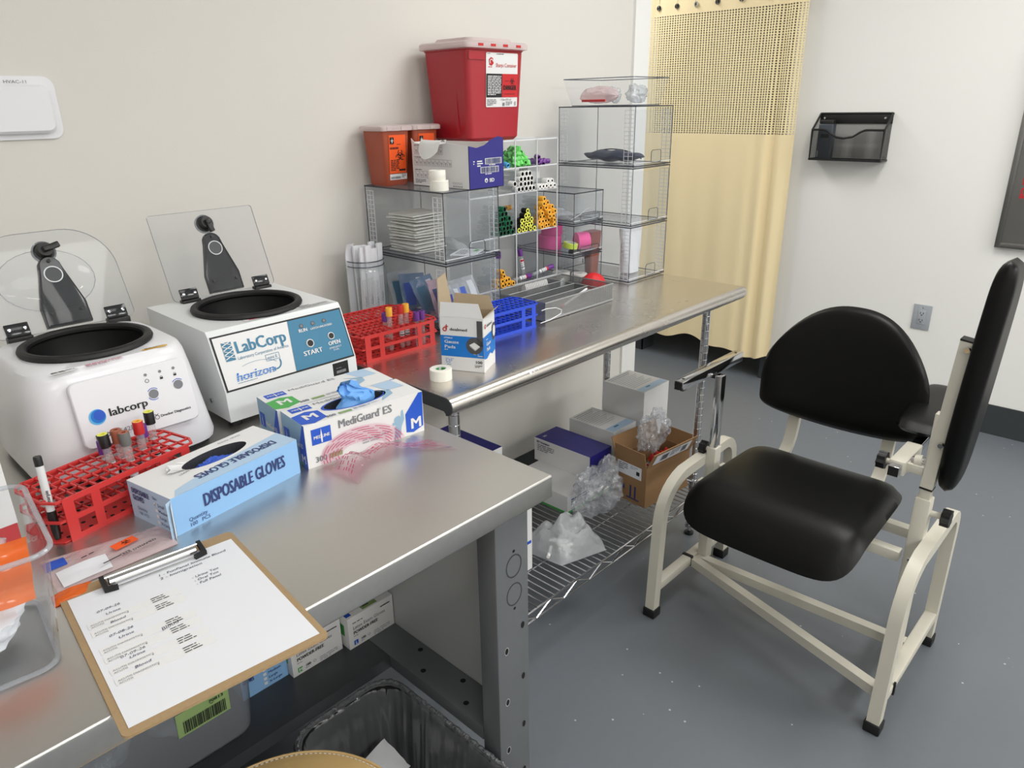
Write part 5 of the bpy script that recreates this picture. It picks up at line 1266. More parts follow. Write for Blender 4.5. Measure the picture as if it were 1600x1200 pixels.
for r_, (z, n) in enumerate(((.088, 7), (.056, 9), (.022, 7))):
    for i in range(n):
        x = .012+i*.0175; f.line([(x, z), (x+.0155, z), (x+.0155, z+.018), (x, z+.018), (x, z)], .0005, 'inkgrey'); f.line([(x+.003, z+.013), (x+.008, z+.006), (x+.012, z+.011)], .0009, 'inkgrey'); f.ring(x+.009, z+.006, .003, .0007, 'inkgrey')
    f.fine(.012, z+.0215, .05, 1, .003, 'ink', 2, r_)
f.fine(.012, .016, .045, 3, .004, 'inkgrey', 2, 9)
for i in range(5): f.ring(.172+i*.008, .014, .0025, .0007, 'inkgrey'); f.rect(.171+i*.008, .004, .175+i*.008, .008, 'inkgrey')
b.build('carton', t)
b = MB(); V = []; n = 10
for i in range(n+1):
    u = i/n
    for j in range(6):
        v = j/5; V.append((-.004-.026*v-.012*sin(pi*u)*v, .085+.09*u+.01*v*(.5-u), .113-.036*v*v*(1-.55*abs(2*u-1)**2)+.012*sin(v*pi)+.008*(1-v)))
b.add(V, [(i*6+j, (i+1)*6+j, (i+1)*6+j+1, i*6+j+1) for i in range(n) for j in range(5)], 'card', True); b.build('torn_flap', t, ang=60)
ra = roll('tape_roll', 'lower white tape roll of two stacked on the left bin stack', 'tape roll', (1.327, 1.527, SZ), (0, 0, 0), .0255, .027, 'tape', group='tape rolls')
roll('tape_roll', 'upper white tape roll of two stacked on the left bin stack', 'tape roll', (1.3245, 1.530, SZ+.027), (0, 0, 0), .0225, .026, 'tape', group='tape rolls')
M['taperoll_core'] = pm('green_printed_core', (150, 170, 150), .6)
t = roll('tape_roll', 'white tape roll on the steel table in front of the gauze box', 'tape roll', (1.047, 1.232, TZ), (0, 0, 0), .0262, .0262, 'tape', 'card', 'tape rolls', .56)
b = MB(); n = 26
for i in range(n):
    if i % 5 < 3:
        a, a2 = 2*pi*i/n, 2*pi*(i+1)/n; r_ = .0122
        b.add([(r_*cos(q), r_*sin(q), z) for z in (.005, .024) for q in (a, a2)], [(0, 1, 3, 2)], 'green')
b.build('core_print', t)

# ------------------------------------------------------------------ gauze box
t = thing('gauze_box', 'white and azure open gauze pad box standing on the steel table', 'box', (1.093, 1.280, TZ), radians(-63.5))
W, D_, Hh, k = .109, .084, .134, .0012
b = MB()
b.box((0, 0, 0), (W, k, Hh), None, faces=dict(f='card', k='kraft', l='card', r='card', t='kraft', b='card')).box((W-k, k, 0), (W, D_, Hh), None, faces=dict(r='card', l='kraft', t='kraft', f='card', k='card', b='card')).box((0, D_-k, 0), (W, D_, Hh), 'kraft').box((0, k, 0), (k, D_, Hh), None, faces=dict(l='card', r='kraft', t='kraft', f='card', k='card', b='card')).box((0, 0, 0), (W, D_, k), 'card')
f = Fr(b, (0, 0, 0), (1, 0, 0), (0, 0, 1), .0006)
f.rect(0, .036, W, .088, 'azure', 1)
M['d_grey'] = pm('print_charcoal', (74, 74, 76), .5)
f.disc(.086, .066, .021, 'd_grey', 2); f.rect(.093, .066, .107, .128, 'd_grey', 2); f.poly([(.073, .068), (.086, .075), (.100, .066), (.088, .056)], 'card', 3); f.poly([(.074, .065), (.088, .054), (.1, .064), (.1, .066), (.088, .056), (.074, .067)], 'inklt', 4)
f.ring(.012, .103, .0042, .0026, 'capred', 2); f.line([(.0165, .103), (.0165, .115)], .0024, 'capred'); f.line([(.012, .110), (.021, .110)], .002, 'capred')
f.text('dealmed', .024, .1005, .0072, 'ink', bold=True, w=.044)
f.text('STERILE', .009, .0805, .0036, 'card', bold=True, w=.022); f.text('Gauze', .009, .069, .0076, 'card', bold=True, w=.037); f.text('Pads', .009, .0565, .0076, 'card', bold=True, w=.028); f.fine(.009, .052, .015, 1, .003, 'card'); f.text('NO. 10', .096, .044, .003, 'card', 'r'); f.text('783002', .106, .040, .003, 'card', 'r', True)
f.text('2"x2"', .010, .024, .007, 'azure', w=.021); f.fine(.012, .02, .018, 1, .003, 'azure'); f.fine(.014, .0145, .016, 1, .003, 'azure')
f.text('100', .104, .022, .0072, 'ink', 'r', True, w=.018); f.text('COUNT', .104, .015, .0034, 'ink', 'r', True, w=.019); f.fine(.086, .0125, .018, 1, .003, 'ink')
f = Fr(b, (W, 0, 0), (0, 1, 0), (0, 0, 1), .0006)
f.poly([(0, .034), (.02, .03), (.045, .038), (.06, .03), (D_, .036), (D_, .09), (0, .088)], 'azure', 1); f.text('Gauze', .016, .062, .009, 'card', bold=True, w=.032); f.text('Pads', .018, .048, .009, 'card', bold=True, w=.024); f.fine(.016, .077, .02, 1, .004, 'card')
f.ring(.012, .112, .004, .0024, 'capred', 2); f.text('dealmed', .022, .108, .007, 'ink', bold=True, w=.036); f.disc(.072, .085, .014, 'd_grey', 2, ry=.022); f.disc(.072, .086, .009, 'card', 3, ry=.014)
b.build('carton', t)
def flap(pts, m, name='flap'):
    b = MB(); a, c, d, e = [Vector(p) for p in pts]; n = (c-a).cross(e-a).normalized()*.0006
    v = [tuple(p+n) for p in (a, c, d, e)]+[tuple(p-n) for p in (a, c, d, e)]
    b.add(v, [(0, 1, 2, 3)], m[0]); b.add(v, [(7, 6, 5, 4)], m[1]); b.add(v, [(0, 4, 5, 1), (1, 5, 6, 2), (2, 6, 7, 3), (3, 7, 4, 0)], 'kraft'); return b.build(name, t)
flap([(.0, 0, Hh), (W, 0, Hh), (W-.012, .004, Hh+.034), (.002, .004, Hh+.034)], ('card', 'kraft'))
flap([(0, D_, Hh), (0, k, Hh), (-.010, .02, Hh+.085), (-.010, D_-.012, Hh+.088)], ('kraft', 'kraft'))
flap([(W, D_, Hh), (0, D_, Hh), (.004, D_+.012, Hh+.034), (W-.016, D_+.012, Hh+.032)], ('kraft', 'kraft'))
flap([(W, 0, Hh), (W, D_, Hh), (W+.012, D_-.006, Hh+.012), (W+.010, .03, Hh+.010)], ('kraft', 'kraft'))

# ------------------------------------------------------------------ glass jar of swabs
JX, JY = 1.224, 1.750
t = thing('glass_jar', 'clear glass jar packed with paper wrapped swabs beside the wall', 'jar', (JX, JY, TZ))
b = MB(); b.lathe([(0, .001), (.052, .001), (.058, .006), (.060, .02), (.060, .15), (.057, .165), (.052, .175), (.0525, .19)], 'glassjar', (0, 0, 0), 40); b.build('glass', t)
for z, r_ in ((.19, .053), (.176, .0535), (.006, .057)): MB().tube([(r_*cos(2*pi*i/36), r_*sin(2*pi*i/36), z) for i in range(36)], .0018, 'edge', 6, True).build('glass_ring', t)
pk = None
for i, (x, y, a) in enumerate(((-.032, -.026, .0), (-.010, -.030, .05), (.013, -.030, -.1), (.034, -.022, .2), (-.026, .0, .1), (.0, -.004, 0), (.026, .002, .2), (-.012, .022, 0), (.014, .024, .1))):
    if i == 0:
        b = MB(); b.box((-.0105, -.0045, 0), (.0105, .0045, .222), 'paper', .002); f = Fr(b, (-.0105, -.0045, 0), (0, 0, 1), (-1, 0, 0), .0005); f.text('iClean', .05, -.014, .008, 'inkgrey', shear=.2); 
        for q in range(4): f.fine(.01, -.003-.0046*q, .2, 1, .0022, 'inklt' if q % 2 else 'inkgrey', 1, q+3)
        f = Fr(b, (-.0105, .0045, 0), (0, 0, 1), (0, -1, 0), .0005)
        for q in range(2): f.fine(.02, .006-.004*q, .18, 1, .002, 'inklt', 1, q+9)
        pk = b.build('swab_packet'); setp(pk, 'paper wrapped swab packet standing in the glass jar', 'packet', 'swab packets'); o = pk
    else: o = pk.copy(); COL.objects.link(o)
    o.location = (JX+x*.94, JY+y*.94, TZ+.003+.006*sin(i*2.3)+.006); o.rotation_euler = (.03*sin(i), .03*cos(i*2), a)
b = MB(); V = []
for i in range(9):
    u = i/8; V += [(-.012, -.012*u*u, .04*u), (.012, -.012*u*u, .04*u)]
b.add(V, [(2*i, 2*i+1, 2*i+3, 2*i+2) for i in range(8)], 'paper', True)
b.box((-.012, -.0006, -.19), (.012, .0006, 0), 'paper')
setp(b.build('peeled_packet', None, (JX-.043, JY+.014, TZ+.20)), 'peeled swab wrapper curling up at the back of the jar', 'wrapper')

# ------------------------------------------------------------------ mesh tray
X0, X1, Y0, Y1, TH = 1.565, 1.897, 1.358, 1.575, .056
t = thing('mesh_tray', 'silver wire mesh drawer tray with dividers on the steel table', 'tray', (X0, Y0, TZ)); w_, d = X1-X0, Y1-Y0
def meshwall(a, c, m, nm): b = MB(); b.box(a, c, m); return b.build(nm, t)
meshwall((0, 0, .002), (w_, .0008, TH), 'traymesh', 'front_wall'); meshwall((0, d-.0008, .002), (w_, d, TH), 'traymesh', 'back_wall')
meshwall((0, .0008, .002), (.0008, d-.0008, TH), 'traymeshy', 'end_wall'); meshwall((w_-.0008, .0008, .002), (w_, d-.0008, TH), 'traymeshy', 'end_wall')
b = MB(); b.box((.001, .001, .001), (w_-.001, d-.001, .002), 'silver'); b.build('floor_sheet', t)
b = MB()
for z, r_ in ((TH, .0026), (.004, .0036)): b.tube([(0, 0, z), (w_, 0, z), (w_, d, z), (0, d, z)], r_, 'silver', 8, True)
b.box((.068, -.0012, .004), (.084, 0, TH), 'silver') if False else None
b.build('rim', t)
for y in (.055, .11, .165):
    b = MB(); b.box((.001, y, .002), (w_-.06, y+.0008, TH-.006), 'traymesh'); b.tube([(.001, y, TH-.005), (w_-.06, y, TH-.005)], .0018, 'silver', 6); b.build('divider', t)
b = MB(); b.box((w_-.06, .001, .002), (w_-.0592, d-.001, TH-.006), 'traymeshy'); b.tube([(w_-.06, .001, TH-.005), (w_-.06, d-.001, TH-.005)], .0018, 'silver', 6); b.build('divider', t)
pk = None
for i in range(14):
    if pk is None:
        b = MB(); b.box((-.026, -.0012, 0), (.026, .0012, .05), 'card', .0006); f = Fr(b, (-.026, -.0012, 0), (1, 0, 0), (0, 0, 1), .0005); f.rect(.004, .008, .048, .03, 'inklt', 1); f.fine(.006, .04, .04, 2, .004, 'inkgrey', 1); pk = b.build('wipe_packet'); setp(pk, 'grey and white wipe packet in the leaning row inside the mesh tray', 'packet', 'wipe packets'); o = pk
    else: o = pk.copy(); COL.objects.link(o)
    o.location = (X0+.125+.0078*i, Y0+.191, TZ+.006); o.rotation_euler = (0, .5, pi/2*.0+1.25)
for i, (x, y, a) in enumerate(((.06, .19, .1), (.03, .185, -.15), (.2, .137, .05), (.09, .138, -.1), (.14, .137, 0))):
    b = MB(); b.rbox((-.045, -.014, 0), (.045, .014, .012), 'bagmilk', .003); f = Fr(b, (-.045, -.014, .012), (1, 0, 0), (0, 1, 0), .0005); f.fine(.01, .018, .06, 3, .006, 'inkgrey', 1, i)
    setp(b.build('sealed_syringe', None, (X0+x, Y0+y, TZ+.003), a), ('sealed syringe pack at the left end of the mesh tray', 'sealed syringe pack under the left one in the mesh tray', 'sealed syringe pack by the right divider of the mesh tray', 'sealed syringe pack in the second mesh row from the wall', 'middle sealed syringe pack in the mesh tray')[i], 'syringe pack', 'syringe packs')
bpy.data.objects['sealed_syringe.001'].location.z += .013
t2 = thing('lancet_pen', 'white pen with a rose end lying in the front row of the mesh tray', 'pen', (X0+.11, Y0+.03, TZ+.018), .1); t2.rotation_euler = (0, -.18, .12)
b = MB(); b.cyl((.012, 0, 0), (.15, 0, 0), .0045, 'white', 12, .004); b.build('barrel', t2); b = MB(); b.cyl((0, 0, 0), (.012, 0, 0), .0055, 'capred', 12); b.build('tip', t2)
for k, x in enumerate((.215, .228)):
    b = MB(); b.tube([(0, 0, .0), (0, 0, .045), (.004, .002, .062), (.010, .004, .066), (.016, .006, .06), (.018, .007, .04), (.018, .007, .004)], .003, 'glasstube', 8); setp(b.build('clear_loop', None, (X0+x, Y0+.12+.005*k, TZ+.005)), 'clear plastic loop sticking up from the mesh tray', 'loop', 'clear loops')
t = thing('red_cap', 'red crumpled cloth pouch between the mesh tray and the tall bins', 'pouch', (2.0, 1.515, TZ))
b = MB(); V = []; nu, nv = 28, 12
for j in range(nv+1):
    for i in range(nu):
        a = 2*pi*i/nu; h = j/nv*pi/2; q = .002*sin(a*7)*cos(h); V.append(((.048*cos(h)+q)*cos(a), (.04*cos(h)+q)*sin(a), .052*sin(h)**.9))
b.add(V, [(j*nu+i, j*nu+(i+1) % nu, (j+1)*nu+(i+1) % nu, (j+1)*nu+i) for j in range(nv) for i in range(nu)]+[tuple(range(nu-1, -1, -1))], 'redcloth' if 'redcloth' in M else M.setdefault('redcloth', pm('red_cloth', (206, 28, 36), .6, 0, .2, 80)), True)
b.build('cloth', t); b = MB(); b.tube([(.049*cos(2*pi*i/28), .041*sin(2*pi*i/28), .003) for i in range(28)], .0028, 'white', 6, True); b.build('white_hem', t)
b = MB(); b.tube([(.0, 0, 0), (.03, -.012, .006), (.075, -.014, .016), (.09, -.004, .022), (.075, .006, .03), (.03, .004, .036), (0, -.004, .038)], .0016, 'edgelt', 6)
setp(b.build('tubing_coil', None, (1.527, 1.343, TZ+.008)), 'clear tubing loop between the blue rack and the mesh tray', 'tubing')

# ------------------------------------------------------------------ under the bench
LZ = .3603
def exam_box(label, x, y, z, col, letter):
    t = thing('exam_glove_box', label, 'glove box', (x, y, z), 0, 'latex glove boxes'); W, D_, Hh = .1245, .235, .083
    b = MB(); b.box((0, 0, 0), (W, D_, Hh), 'card', .0008)
    f = Fr(b, (0, 0, 0), (1, 0, 0), (0, 0, 1), .0006)
    f.text('Latex Exam Gloves', .012, .049, .0088, 'inkgrey', w=.088); f.text('POWDER-FREE', .012, .036, .0082, 'ink', bold=True, w=.066); f.fine(.012, .03, .02, 1, .003, 'inkgrey')
    f.fine(.012, .065, .045, 1, .005, 'inkgrey', 2, 4); f.rect(.088, .067, .115, .0695, 'ink', 2)
    f.rect(.012, .007, .023, .019, col, 1); f.text(letter, .0175, .009, .008, 'card', 'c', True); f.text('100', .030, .012, .006, 'ink', bold=True); f.fine(.03, .008, .014, 1, .003, 'inkgrey'); f.ring(.053, .014, .003, .0008, 'inkgrey'); f.fine(.066, .013, .045, 3, .0045, 'inklt', 1, 5)
    f = Fr(b, (0, 0, Hh), (1, 0, 0), (0, 1, 0), .0006); f.rect(.045, .004, .085, .04, 'greenlab', 1); f.fine(.05, .03, .028, 4, .006, 'ink', 2); f.fine(.09, .03, .025, 3, .006, 'inklt', 1); f.rect(.002, .006, .016, .02, 'blue', 1)
    f = Fr(b, (0, D_, 0), (0, -1, 0), (0, 0, 1), .0006); f.rect(D_-.03, .03, D_-.015, .06, 'green', 1); f.fine(.03, .05, .12, 3, .008, 'inkgrey', 1)
    b.build('carton', t)
exam_box('latex glove box with a blue size square on the lower shelf beside the grey panel', .695, 1.181, LZ, 'blue', 'L')
exam_box('latex glove box with a green size square on the lower shelf under the clipboard', .563, 1.199, LZ, 'green', 'M')
t = thing('glove_box', 'blue disposable glove box on the lower shelf between tote and latex boxes', 'glove box', (.458, 1.218, LZ))
b = MB(); W, D_, Hh = .1035, .235, .079; b.box((0, 0, 0), (W, D_, Hh), None, faces=dict(f='sky', k='sky', l='skypale', r='sky', t='card', b='card'))
f = Fr(b, (0, 0, 0), (1, 0, 0), (0, 0, 1), .0006); f.text('DISPOSABLE', .004, .052, .0095, 'navytxt', bold=True, w=.036); f.text('GLOVES', .004, .038, .0095, 'navytxt', bold=True, w=.024); f.text('Size:', .047, .056, .006, 'navytxt')
for i, s_ in enumerate(('Small', 'Medium', 'Large', 'X-Large')): f.rect(.049, .043-.0115*i, .056, .05-.0115*i, 'card', 1); f.text(s_, .060, .0435-.0115*i, .0062, 'navytxt')
b.build('carton', t)
t = thing('storage_tote', 'clear plastic tote with a green barcode label under the bench', 'tote', (.248, 1.2945, LZ))
b = MB(); HT = .165
b.loft([rr(.185, .158, .03, .0005), rr(.196, .169, .035, .02), rr(.202, .180, .035, HT)], M['tote'], True, False); b.build('walls', t, ang=60)
b = MB(); b.tube(rr(.202, .181, .035, HT), .005, 'edgelt', 8, True); b.build('rim', t)
b = MB(); f = Fr(b, (.0, 0, 0), (1, 0, 0), (0, 0, 1))
fv = Vector((0, -.012, .145)).normalized(); f = Fr(b, (-.196, -.1695, .02), (1, 0, 0), fv, .0008)
f.rect(.246, .076, .343, .131, 'greenlab', 1); f.barcode(.257, .081, .078, .028, 'ink', 2, 4); f.text('70813', .305, .118, .0065, 'ink', bold=True, w=.027); f.fine(.308, .1145, .012, 1, .003, 'ink')
b.build('barcode_label', t)
for k, (x, y, dx, dy, dz) in enumerate(((-.07, -.02, .085, .10, .06), (.085, .0, .075, .11, .055))):
    setp(crumple(dx, dy, dz, 'bag', 71+k, .4, 4, 2.4, -dz*.9, 'supply_bag', None, (.248+x, 1.2945+y, LZ+.004+dz*.9)), ('crumpled clear supply bag at the left inside the tote', 'crumpled clear supply bag at the right inside the tote')[k], 'bag', 'bags in the tote')
# waste bin
t = thing('waste_bin', 'black waste bin lined with a translucent bag under the bench', 'waste bin', (.604, .875, 0))
SQ = Matrix.Diagonal((1, 1.02, .9, 1))
b = MB(); b.M = SQ; b.loft([rr(.095, .18, .05, .0), rr(.122, .212, .06, .350), rr(.126, .216, .06, .352), rr(.126, .216, .06, .356), rr(.119, .209, .06, .356), rr(.092, .176, .05, .006)], M['black'], True, True); b.build('bucket', t)
b = MB(); b.M = SQ; rings = []; N = 192
def rim_pt(hx, hy, r, i):
    P = rrect(-hx, -hy, hx, hy, r, 12); L_ = [0]
    for a, c in zip(P, P[1:]+P[:1]): L_.append(L_[-1]+hypot(c[0]-a[0], c[1]-a[1]))
    s_ = i/N*L_[-1]
    for k in range(len(P)):
        if L_[k+1] >= s_: u = (s_-L_[k])/max(1e-9, L_[k+1]-L_[k]); a, c = P[k], P[(k+1) % len(P)]; return (a[0]+(c[0]-a[0])*u, a[1]+(c[1]-a[1])*u)
    return P[0]
for hx, hy, z, wr in ((.1235, .214, .22, .006), (.127, .2175, .28, .006), (.1295, .220, .33, .005), (.1305, .2215, .353, .003), (.128, .219, .3605, .002), (.122, .213, .3605, .003), (.117, .207, .35, .004), (.112, .203, .30, .006), (.104, .196, .22, .008), (.09, .18, .12, .010), (.06, .14, .05, .012)):
    rr_ = []
    for i in range(N):
        x, y = rim_pt(hx, hy, .055, i); L_ = hypot(x, y) or 1; s2 = i+6*noise.noise(Vector((i*.05, z*2, 7)))
        k = wr*(noise.noise(Vector((s2*.35, z*.8, 3)))+.6*noise.noise(Vector((s2*.9, z*1.2, 9)))+.35*noise.noise(Vector((s2*2.1, z*2, 4)))); k = -abs(k)*1.3 if hx < .123 else abs(k)
        rr_.append((x*(1+k/L_), y*(1+k/L_), z+.2*wr*sin(i*1.9)))
    rings.append(rr_)
b.loft(rings, M['liner'], False, True); b.build('bin_liner', t, ang=60)
b = MB(); b.M = SQ; ring = []
for i in range(N):
    x, y = rim_pt(.1255, .2165, .055, i); q = noise.noise(Vector((i*.7, 0, 2))); ring.append((x*(1+.02*q), y*(1+.012*q), .3605+.003*q))
M['gather'] = film('gathered_liner', (190, 192, 196), .5, .1, (150, 152, 156), 1.6, .9, 90, 1.6)
b.tube(ring, .0048, 'gather', 8, True); b.build('gathered_edge', t, ang=60)
M['wastepaper'] = pm('waste_paper', (226, 227, 230), .7, 0, .1, 40)
for k, (x, y, z, rx, ry, rz, sx, sy) in enumerate(((.622, 1.0, .195, .5, .2, .3, .052, .04), (.650, .915, .15, .35, -.2, -.5, .04, .028), (.60, .89, .105, .2, .2, .9, .06, .045))):
    b = MB(); V = []; n = 8
    for i in range(n+1):
        for j in range(n+1): u, v = i/n-.5, j/n-.5; V.append((u*2*sx, v*2*sy, .012*sin(u*5+k)+.006*noise.noise(Vector((u*4, v*4, k)))+(.02*u*u if k else .05*abs(u)*.5)))
    kk = len(V); fs = [(i*(n+1)+j, (i+1)*(n+1)+j, (i+1)*(n+1)+j+1, i*(n+1)+j+1) for i in range(n) for j in range(n)]
    b.add(V, fs, 'wastepaper', True); b.add([(x_, y_, z_-.0008) for x_, y_, z_ in V], [tuple(reversed(f_)) for f_ in fs], 'wastepaper', True)
    o = b.build('waste_paper', None, (x, y, z), ang=70); o.rotation_euler = (rx, ry, rz); setp(o, ('largest folded white paper thrown in the waste bin', 'narrow white paper slip at the right in the waste bin', 'lowest white paper scrap in the waste bin')[k], 'paper', 'waste papers')
# stool
t = thing('stool', 'round tan vinyl stool top at the bottom edge under the bench', 'stool', (.292, .742, .008))
b = MB(); b.lathe([(0, .428), (.185, .428), (.199, .435), (.203, .455), (.200, .480), (.190, .493), (.17, .4985), (0, .5)], 'tan', (0, 0, 0), 56); b.build('cushion', t)
b = MB()
b.tube([(.1925*cos(2*pi*i/72), .1925*sin(2*pi*i/72), .4925) for i in range(72)], .0022, 'tan', 6, True)
n = 150
for i in range(n): a, a2 = 2*pi*i/n, 2*pi*(i+.55)/n; b.cyl((.1865*cos(a), .1865*sin(a), .4952), (.1865*cos(a2), .1865*sin(a2), .4952), .0007, 'card', 4, caps=False)
b.build('stitched_piping', t)
b = MB(); b.cyl((0, 0, .06), (0, 0, .428), .025, 'chrome', 20); b.lathe([(.06, .405), (.15, .42), (.15, .428)], 'black', (0, 0, 0), 24); b.build('gas_lift', t)
for i in range(5):
    a = 2*pi*i/5+.9; b = MB(); b.sweep([(.02*cos(a), .02*sin(a), .085), (.155*cos(a), .155*sin(a), .06)], (-sin(a), cos(a), 0), .035, .022, 'black'); lg = b.build('leg', t)
    b = MB(); b.cyl((.15*cos(a)-.012*sin(a), .15*sin(a)+.012*cos(a), .025), (.15*cos(a)+.012*sin(a), .15*sin(a)-.012*cos(a), .025), .025, 'black', 18); b.cyl((.15*cos(a), .15*sin(a), .04), (.15*cos(a), .15*sin(a), .06), .006, 'black', 8); b.build('caster', lg)

# ------------------------------------------------------------------ on the wire shelf
WZ = .2056
def box_thing(name, label, cat, a, c, faces, group=None, rz=0, deco=None):
    t = thing(name, label, cat, a, rz, group); L_, W, Hh = (c[i]-a[i] for i in range(3))
    b = MB(); b.box((0, 0, 0), (L_, W, Hh), faces.get('*', 'card'), faces=faces)
    if deco: deco(b, L_, W, Hh)
    b.build('carton', t); return t
def lab_deco(b, L_, W, Hh):
    f = Fr(b, (0, 0, Hh), (1, 0, 0), (0, 1, 0), .0006); f.rect(.004, .004, L_-.004, W*.2, 'skypale', 1)
    f2 = Fr(b, (0, 0, Hh), (1, 0, 0), (0, 1, 0), .0006); f2.fine(L_*.3, W*.12, .05, 1, .016, 'teal')
    for i in range(11): f2.line([(.012, W-.014-.0115*i), (.012+(L_-.03)*(1-.25*((i*7) % 3)/2), W-.014-.0115*i)], .003 if i < 2 else .0016, 'inkgrey')
box_thing('supply_carton', 'tall white carton with printed top at the back of the wire shelf', 'carton', (2.12, 1.36, WZ), (2.285, 1.545, .51), {'*': 'card'}, 'white printed cartons', 0, lab_deco)
box_thing('supply_carton', 'lower white carton with printed top between the navy box and tall carton', 'carton', (1.972, 1.385, WZ), (2.112, 1.59, .392), {'*': 'card'}, 'white printed cartons', 0, lab_deco)
def green_deco(b, L_, W, Hh):
    f = Fr(b, (0, 0, 0), (1, 0, 0), (0, 0, 1), .0006); f.rect(0, 0, L_, .008, 'green', 1); f.fine(.02, .045, .1, 3, .009, 'navytxt', 1); f.text('CM 3', .17, .03, .016, 'navytxt')
    f = Fr(b, (0, W, 0), (0, -1, 0), (0, 0, 1), .0006); f.rect(0, 0, W, .008, 'green', 1)
box_thing('flat_carton', 'flat white carton with green bottom stripe under the navy box', 'carton', (1.67, 1.35, WZ), (1.925, 1.60, .272), {'*': 'card'}, None, 0, green_deco)
def navy_deco(b, L_, W, Hh):
    f = Fr(b, (0, W, 0), (0, -1, 0), (0, 0, 1), .0006); f.text('BD Vacutainer', .012, Hh-.016, .008, 'navytxt', bold=True, w=.06); f.fine(.014, Hh-.026, .08, 4, .007, 'inkgrey', 1)
    f = Fr(b, (0, 0, Hh), (1, 0, 0), (0, 1, 0), .0006); f.text('BD', .02, W-.03, .009, 'card', bold=True, rot=0)
box_thing('navy_carton', 'navy topped white carton resting on the flat green striped one', 'carton', (1.808, 1.365, .2725), (1.932, 1.62, .362), {'*': 'card', 't': 'navy', 'f': 'navy'}, None, 0, navy_deco)
box_thing('white_carton', 'white carton on the wire shelf just behind the grey bench leg', 'carton', (1.10, 1.235, WZ), (1.365, 1.44, .41), {'*': 'card'}, None, 0, lambda b, L_, W, Hh: Fr(b, (0, 0, 0), (1, 0, 0), (0, 0, 1), .0006).rect(L_-.03, .09, L_-.004, .1, 'blue', 1))
box_thing('white_carton', 'white carton under the dark topped one beside the wall under the table', 'carton', (1.21, 1.455, WZ), (1.468, 1.70, .352), {'*': 'card'}, None)
box_thing('navy_carton', 'dark navy topped carton just peeking over the bench edge', 'carton', (1.21, 1.452, .3525), (1.468, 1.70, .50), {'*': 'card', 't': 'navy'}, None)
# brown carton of tubes
t = thing('brown_carton', 'open brown cardboard box of red capped tubes on the wire shelf', 'carton', (1.874, 1.178, WZ), radians(-6))
W, D_, Hh, k = .236, .138, .15, .003
b = MB(); b.box((0, 0, 0), (W, k, Hh), 'brown').box((0, D_-k, 0), (W, D_, Hh), 'brown').box((0, k, 0), (k, D_-k, Hh), 'brown').box((W-k, k, 0), (W, D_-k, Hh), 'brown').box((k, k, 0), (W-k, D_-k, k), 'brown')
f = Fr(b, (0, D_, 0), (0, -1, 0), (0, 0, 1), .0007)
f.rect(.012, Hh-.052, .118, Hh-.006, 'paper', 1); f.fine(.018, Hh-.014, .04, 4, .007, 'inkgrey', 2); f.rect(.096, Hh-.038, .11, Hh-.024, 'ink', 2); f.fine(.07, Hh-.014, .035, 2, .006, 'inklt', 2, 3)
for x in (.07, .09): f.rect(x, .02, x+.007, .066, 'navytxt', 1)
f.rect(.055, .014, .112, .019, 'navytxt', 1); f.poly([(.028, .05), (.045, .062), (.048, .04)], 'navytxt', 1)
b.build('carton', t)
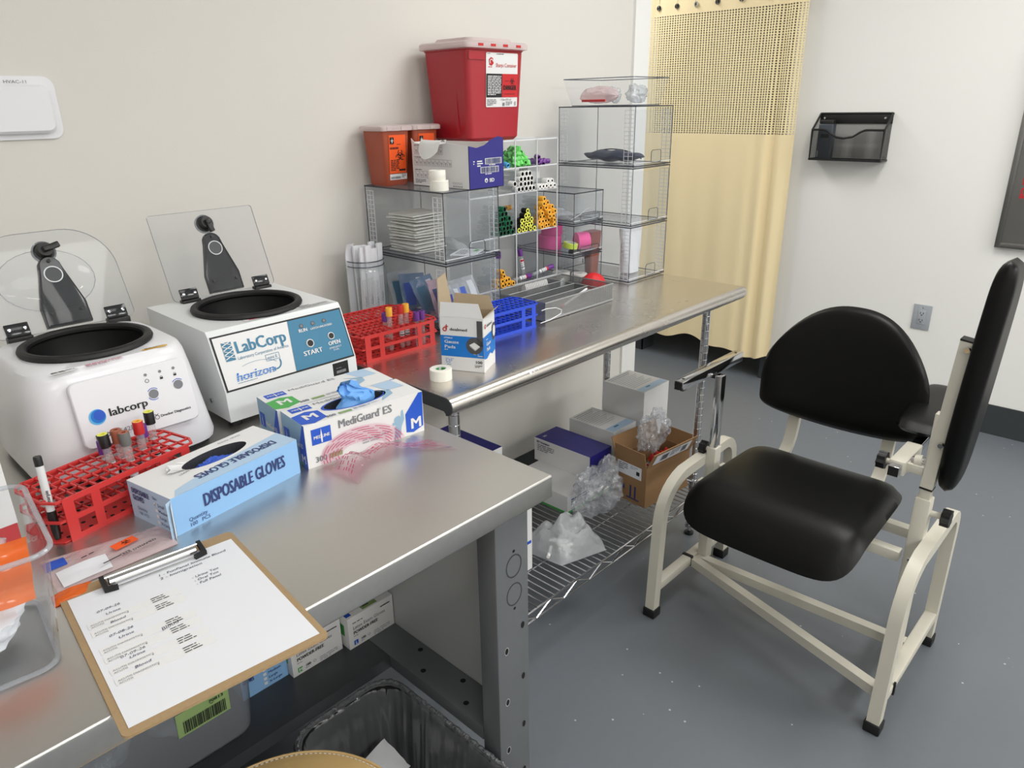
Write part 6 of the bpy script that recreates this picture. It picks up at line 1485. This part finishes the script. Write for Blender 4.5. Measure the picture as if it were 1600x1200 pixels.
def cflap(pts, nm, lab=False):
    b = MB(); a, c, d, e = [Vector(p) for p in pts]; n = (c-a).cross(e-a).normalized()*.0013
    v = [tuple(p+n) for p in (a, c, d, e)]+[tuple(p-n) for p in (a, c, d, e)]
    b.add(v, [(0, 1, 2, 3), (7, 6, 5, 4), (0, 4, 5, 1), (1, 5, 6, 2), (2, 6, 7, 3), (3, 7, 4, 0)], 'brown')
    if lab:
        u = (c-a).normalized(); vv = (e-a).normalized(); f = Fr(b, a+n, u, vv, .0008)
        f.rect(.02, .012, .21, .058, 'paper', 1); f.rect(.05, .02, .09, .052, 'inklt', 2); f.barcode(.055, .024, .03, .024, 'ink', 3); f.fine(.1, .05, .05, 4, .008, 'inkgrey', 2); f.barcode(.16, .02, .03, .03, 'ink', 2, 5)
    b.build('flap', t)
cflap([(0, 0, Hh), (W, 0, Hh), (W, -.028, Hh+.06), (0, -.028, Hh+.06)], 'f', True)
cflap([(0, D_, Hh), (0, 0, Hh), (-.008, .004, Hh+.055), (-.008, D_-.004, Hh+.055)], 'l')
cflap([(W, D_, Hh), (0, D_, Hh), (0, D_+.02, Hh+.065), (W, D_+.02, Hh+.065)], 'b')
cflap([(W, 0, Hh), (W, D_, Hh), (W+.012, D_, Hh+.05), (W+.012, 0, Hh+.05)], 'r')
rp = None
for i in range(8):
    x, y = .05+.026*(i % 4)+.009*(i//4), .045+.036*(i//4)
    c_, s_ = cos(radians(-6)), sin(radians(-6)); loc = (1.874+x*c_-y*s_, 1.178+x*s_+y*c_, WZ+.062+.004*(i % 3))
    rot = (.35, .38, 0)
    if rp is None: rp = vial('red capped tube tilted among others in the open brown carton', 'capred', loc, rot, group='red capped tubes', h=.095); rp.rotation_euler = rot
    else: dup(rp, loc, rot)
o = setp(crumple(.085, .055, .085, 'bag', 81, .45, 5, 2.6, None, 'plastic_bag', None, (1.995, 1.235, WZ+.235)), 'crinkled clear bag bulging from the open brown carton', 'bag')
o = setp(crumple(.128, .06, .105, 'bag', 85, .45, 5, 2.6, -.10, 'plastic_bag', None, (1.742, 1.283, WZ+.1005)), 'crinkled clear bag lying in front of the navy carton', 'bag')
flat_bag('plastic_bag', 'milky bag of small clear parts at the front of the wire shelf', 'bag', [(1.43, 1.175), (1.59, 1.125), (1.615, 1.265), (1.41, 1.33)], WZ, 'bagmilk', 13, .05, None, .075)
for i in range(7):
    b = MB(); b.cyl((0, 0, 0), (.055, 0, 0), .0055, 'capwht', 10); o = setp(b.build('plastic_nozzle', None, (1.462+.022*(i % 4), 1.185+.03*(i//2), WZ+.013+.008*(i % 3)), .5+i*.8), 'small white plastic nozzle seen through the milky bag', 'nozzle', 'nozzles in the milky bag')
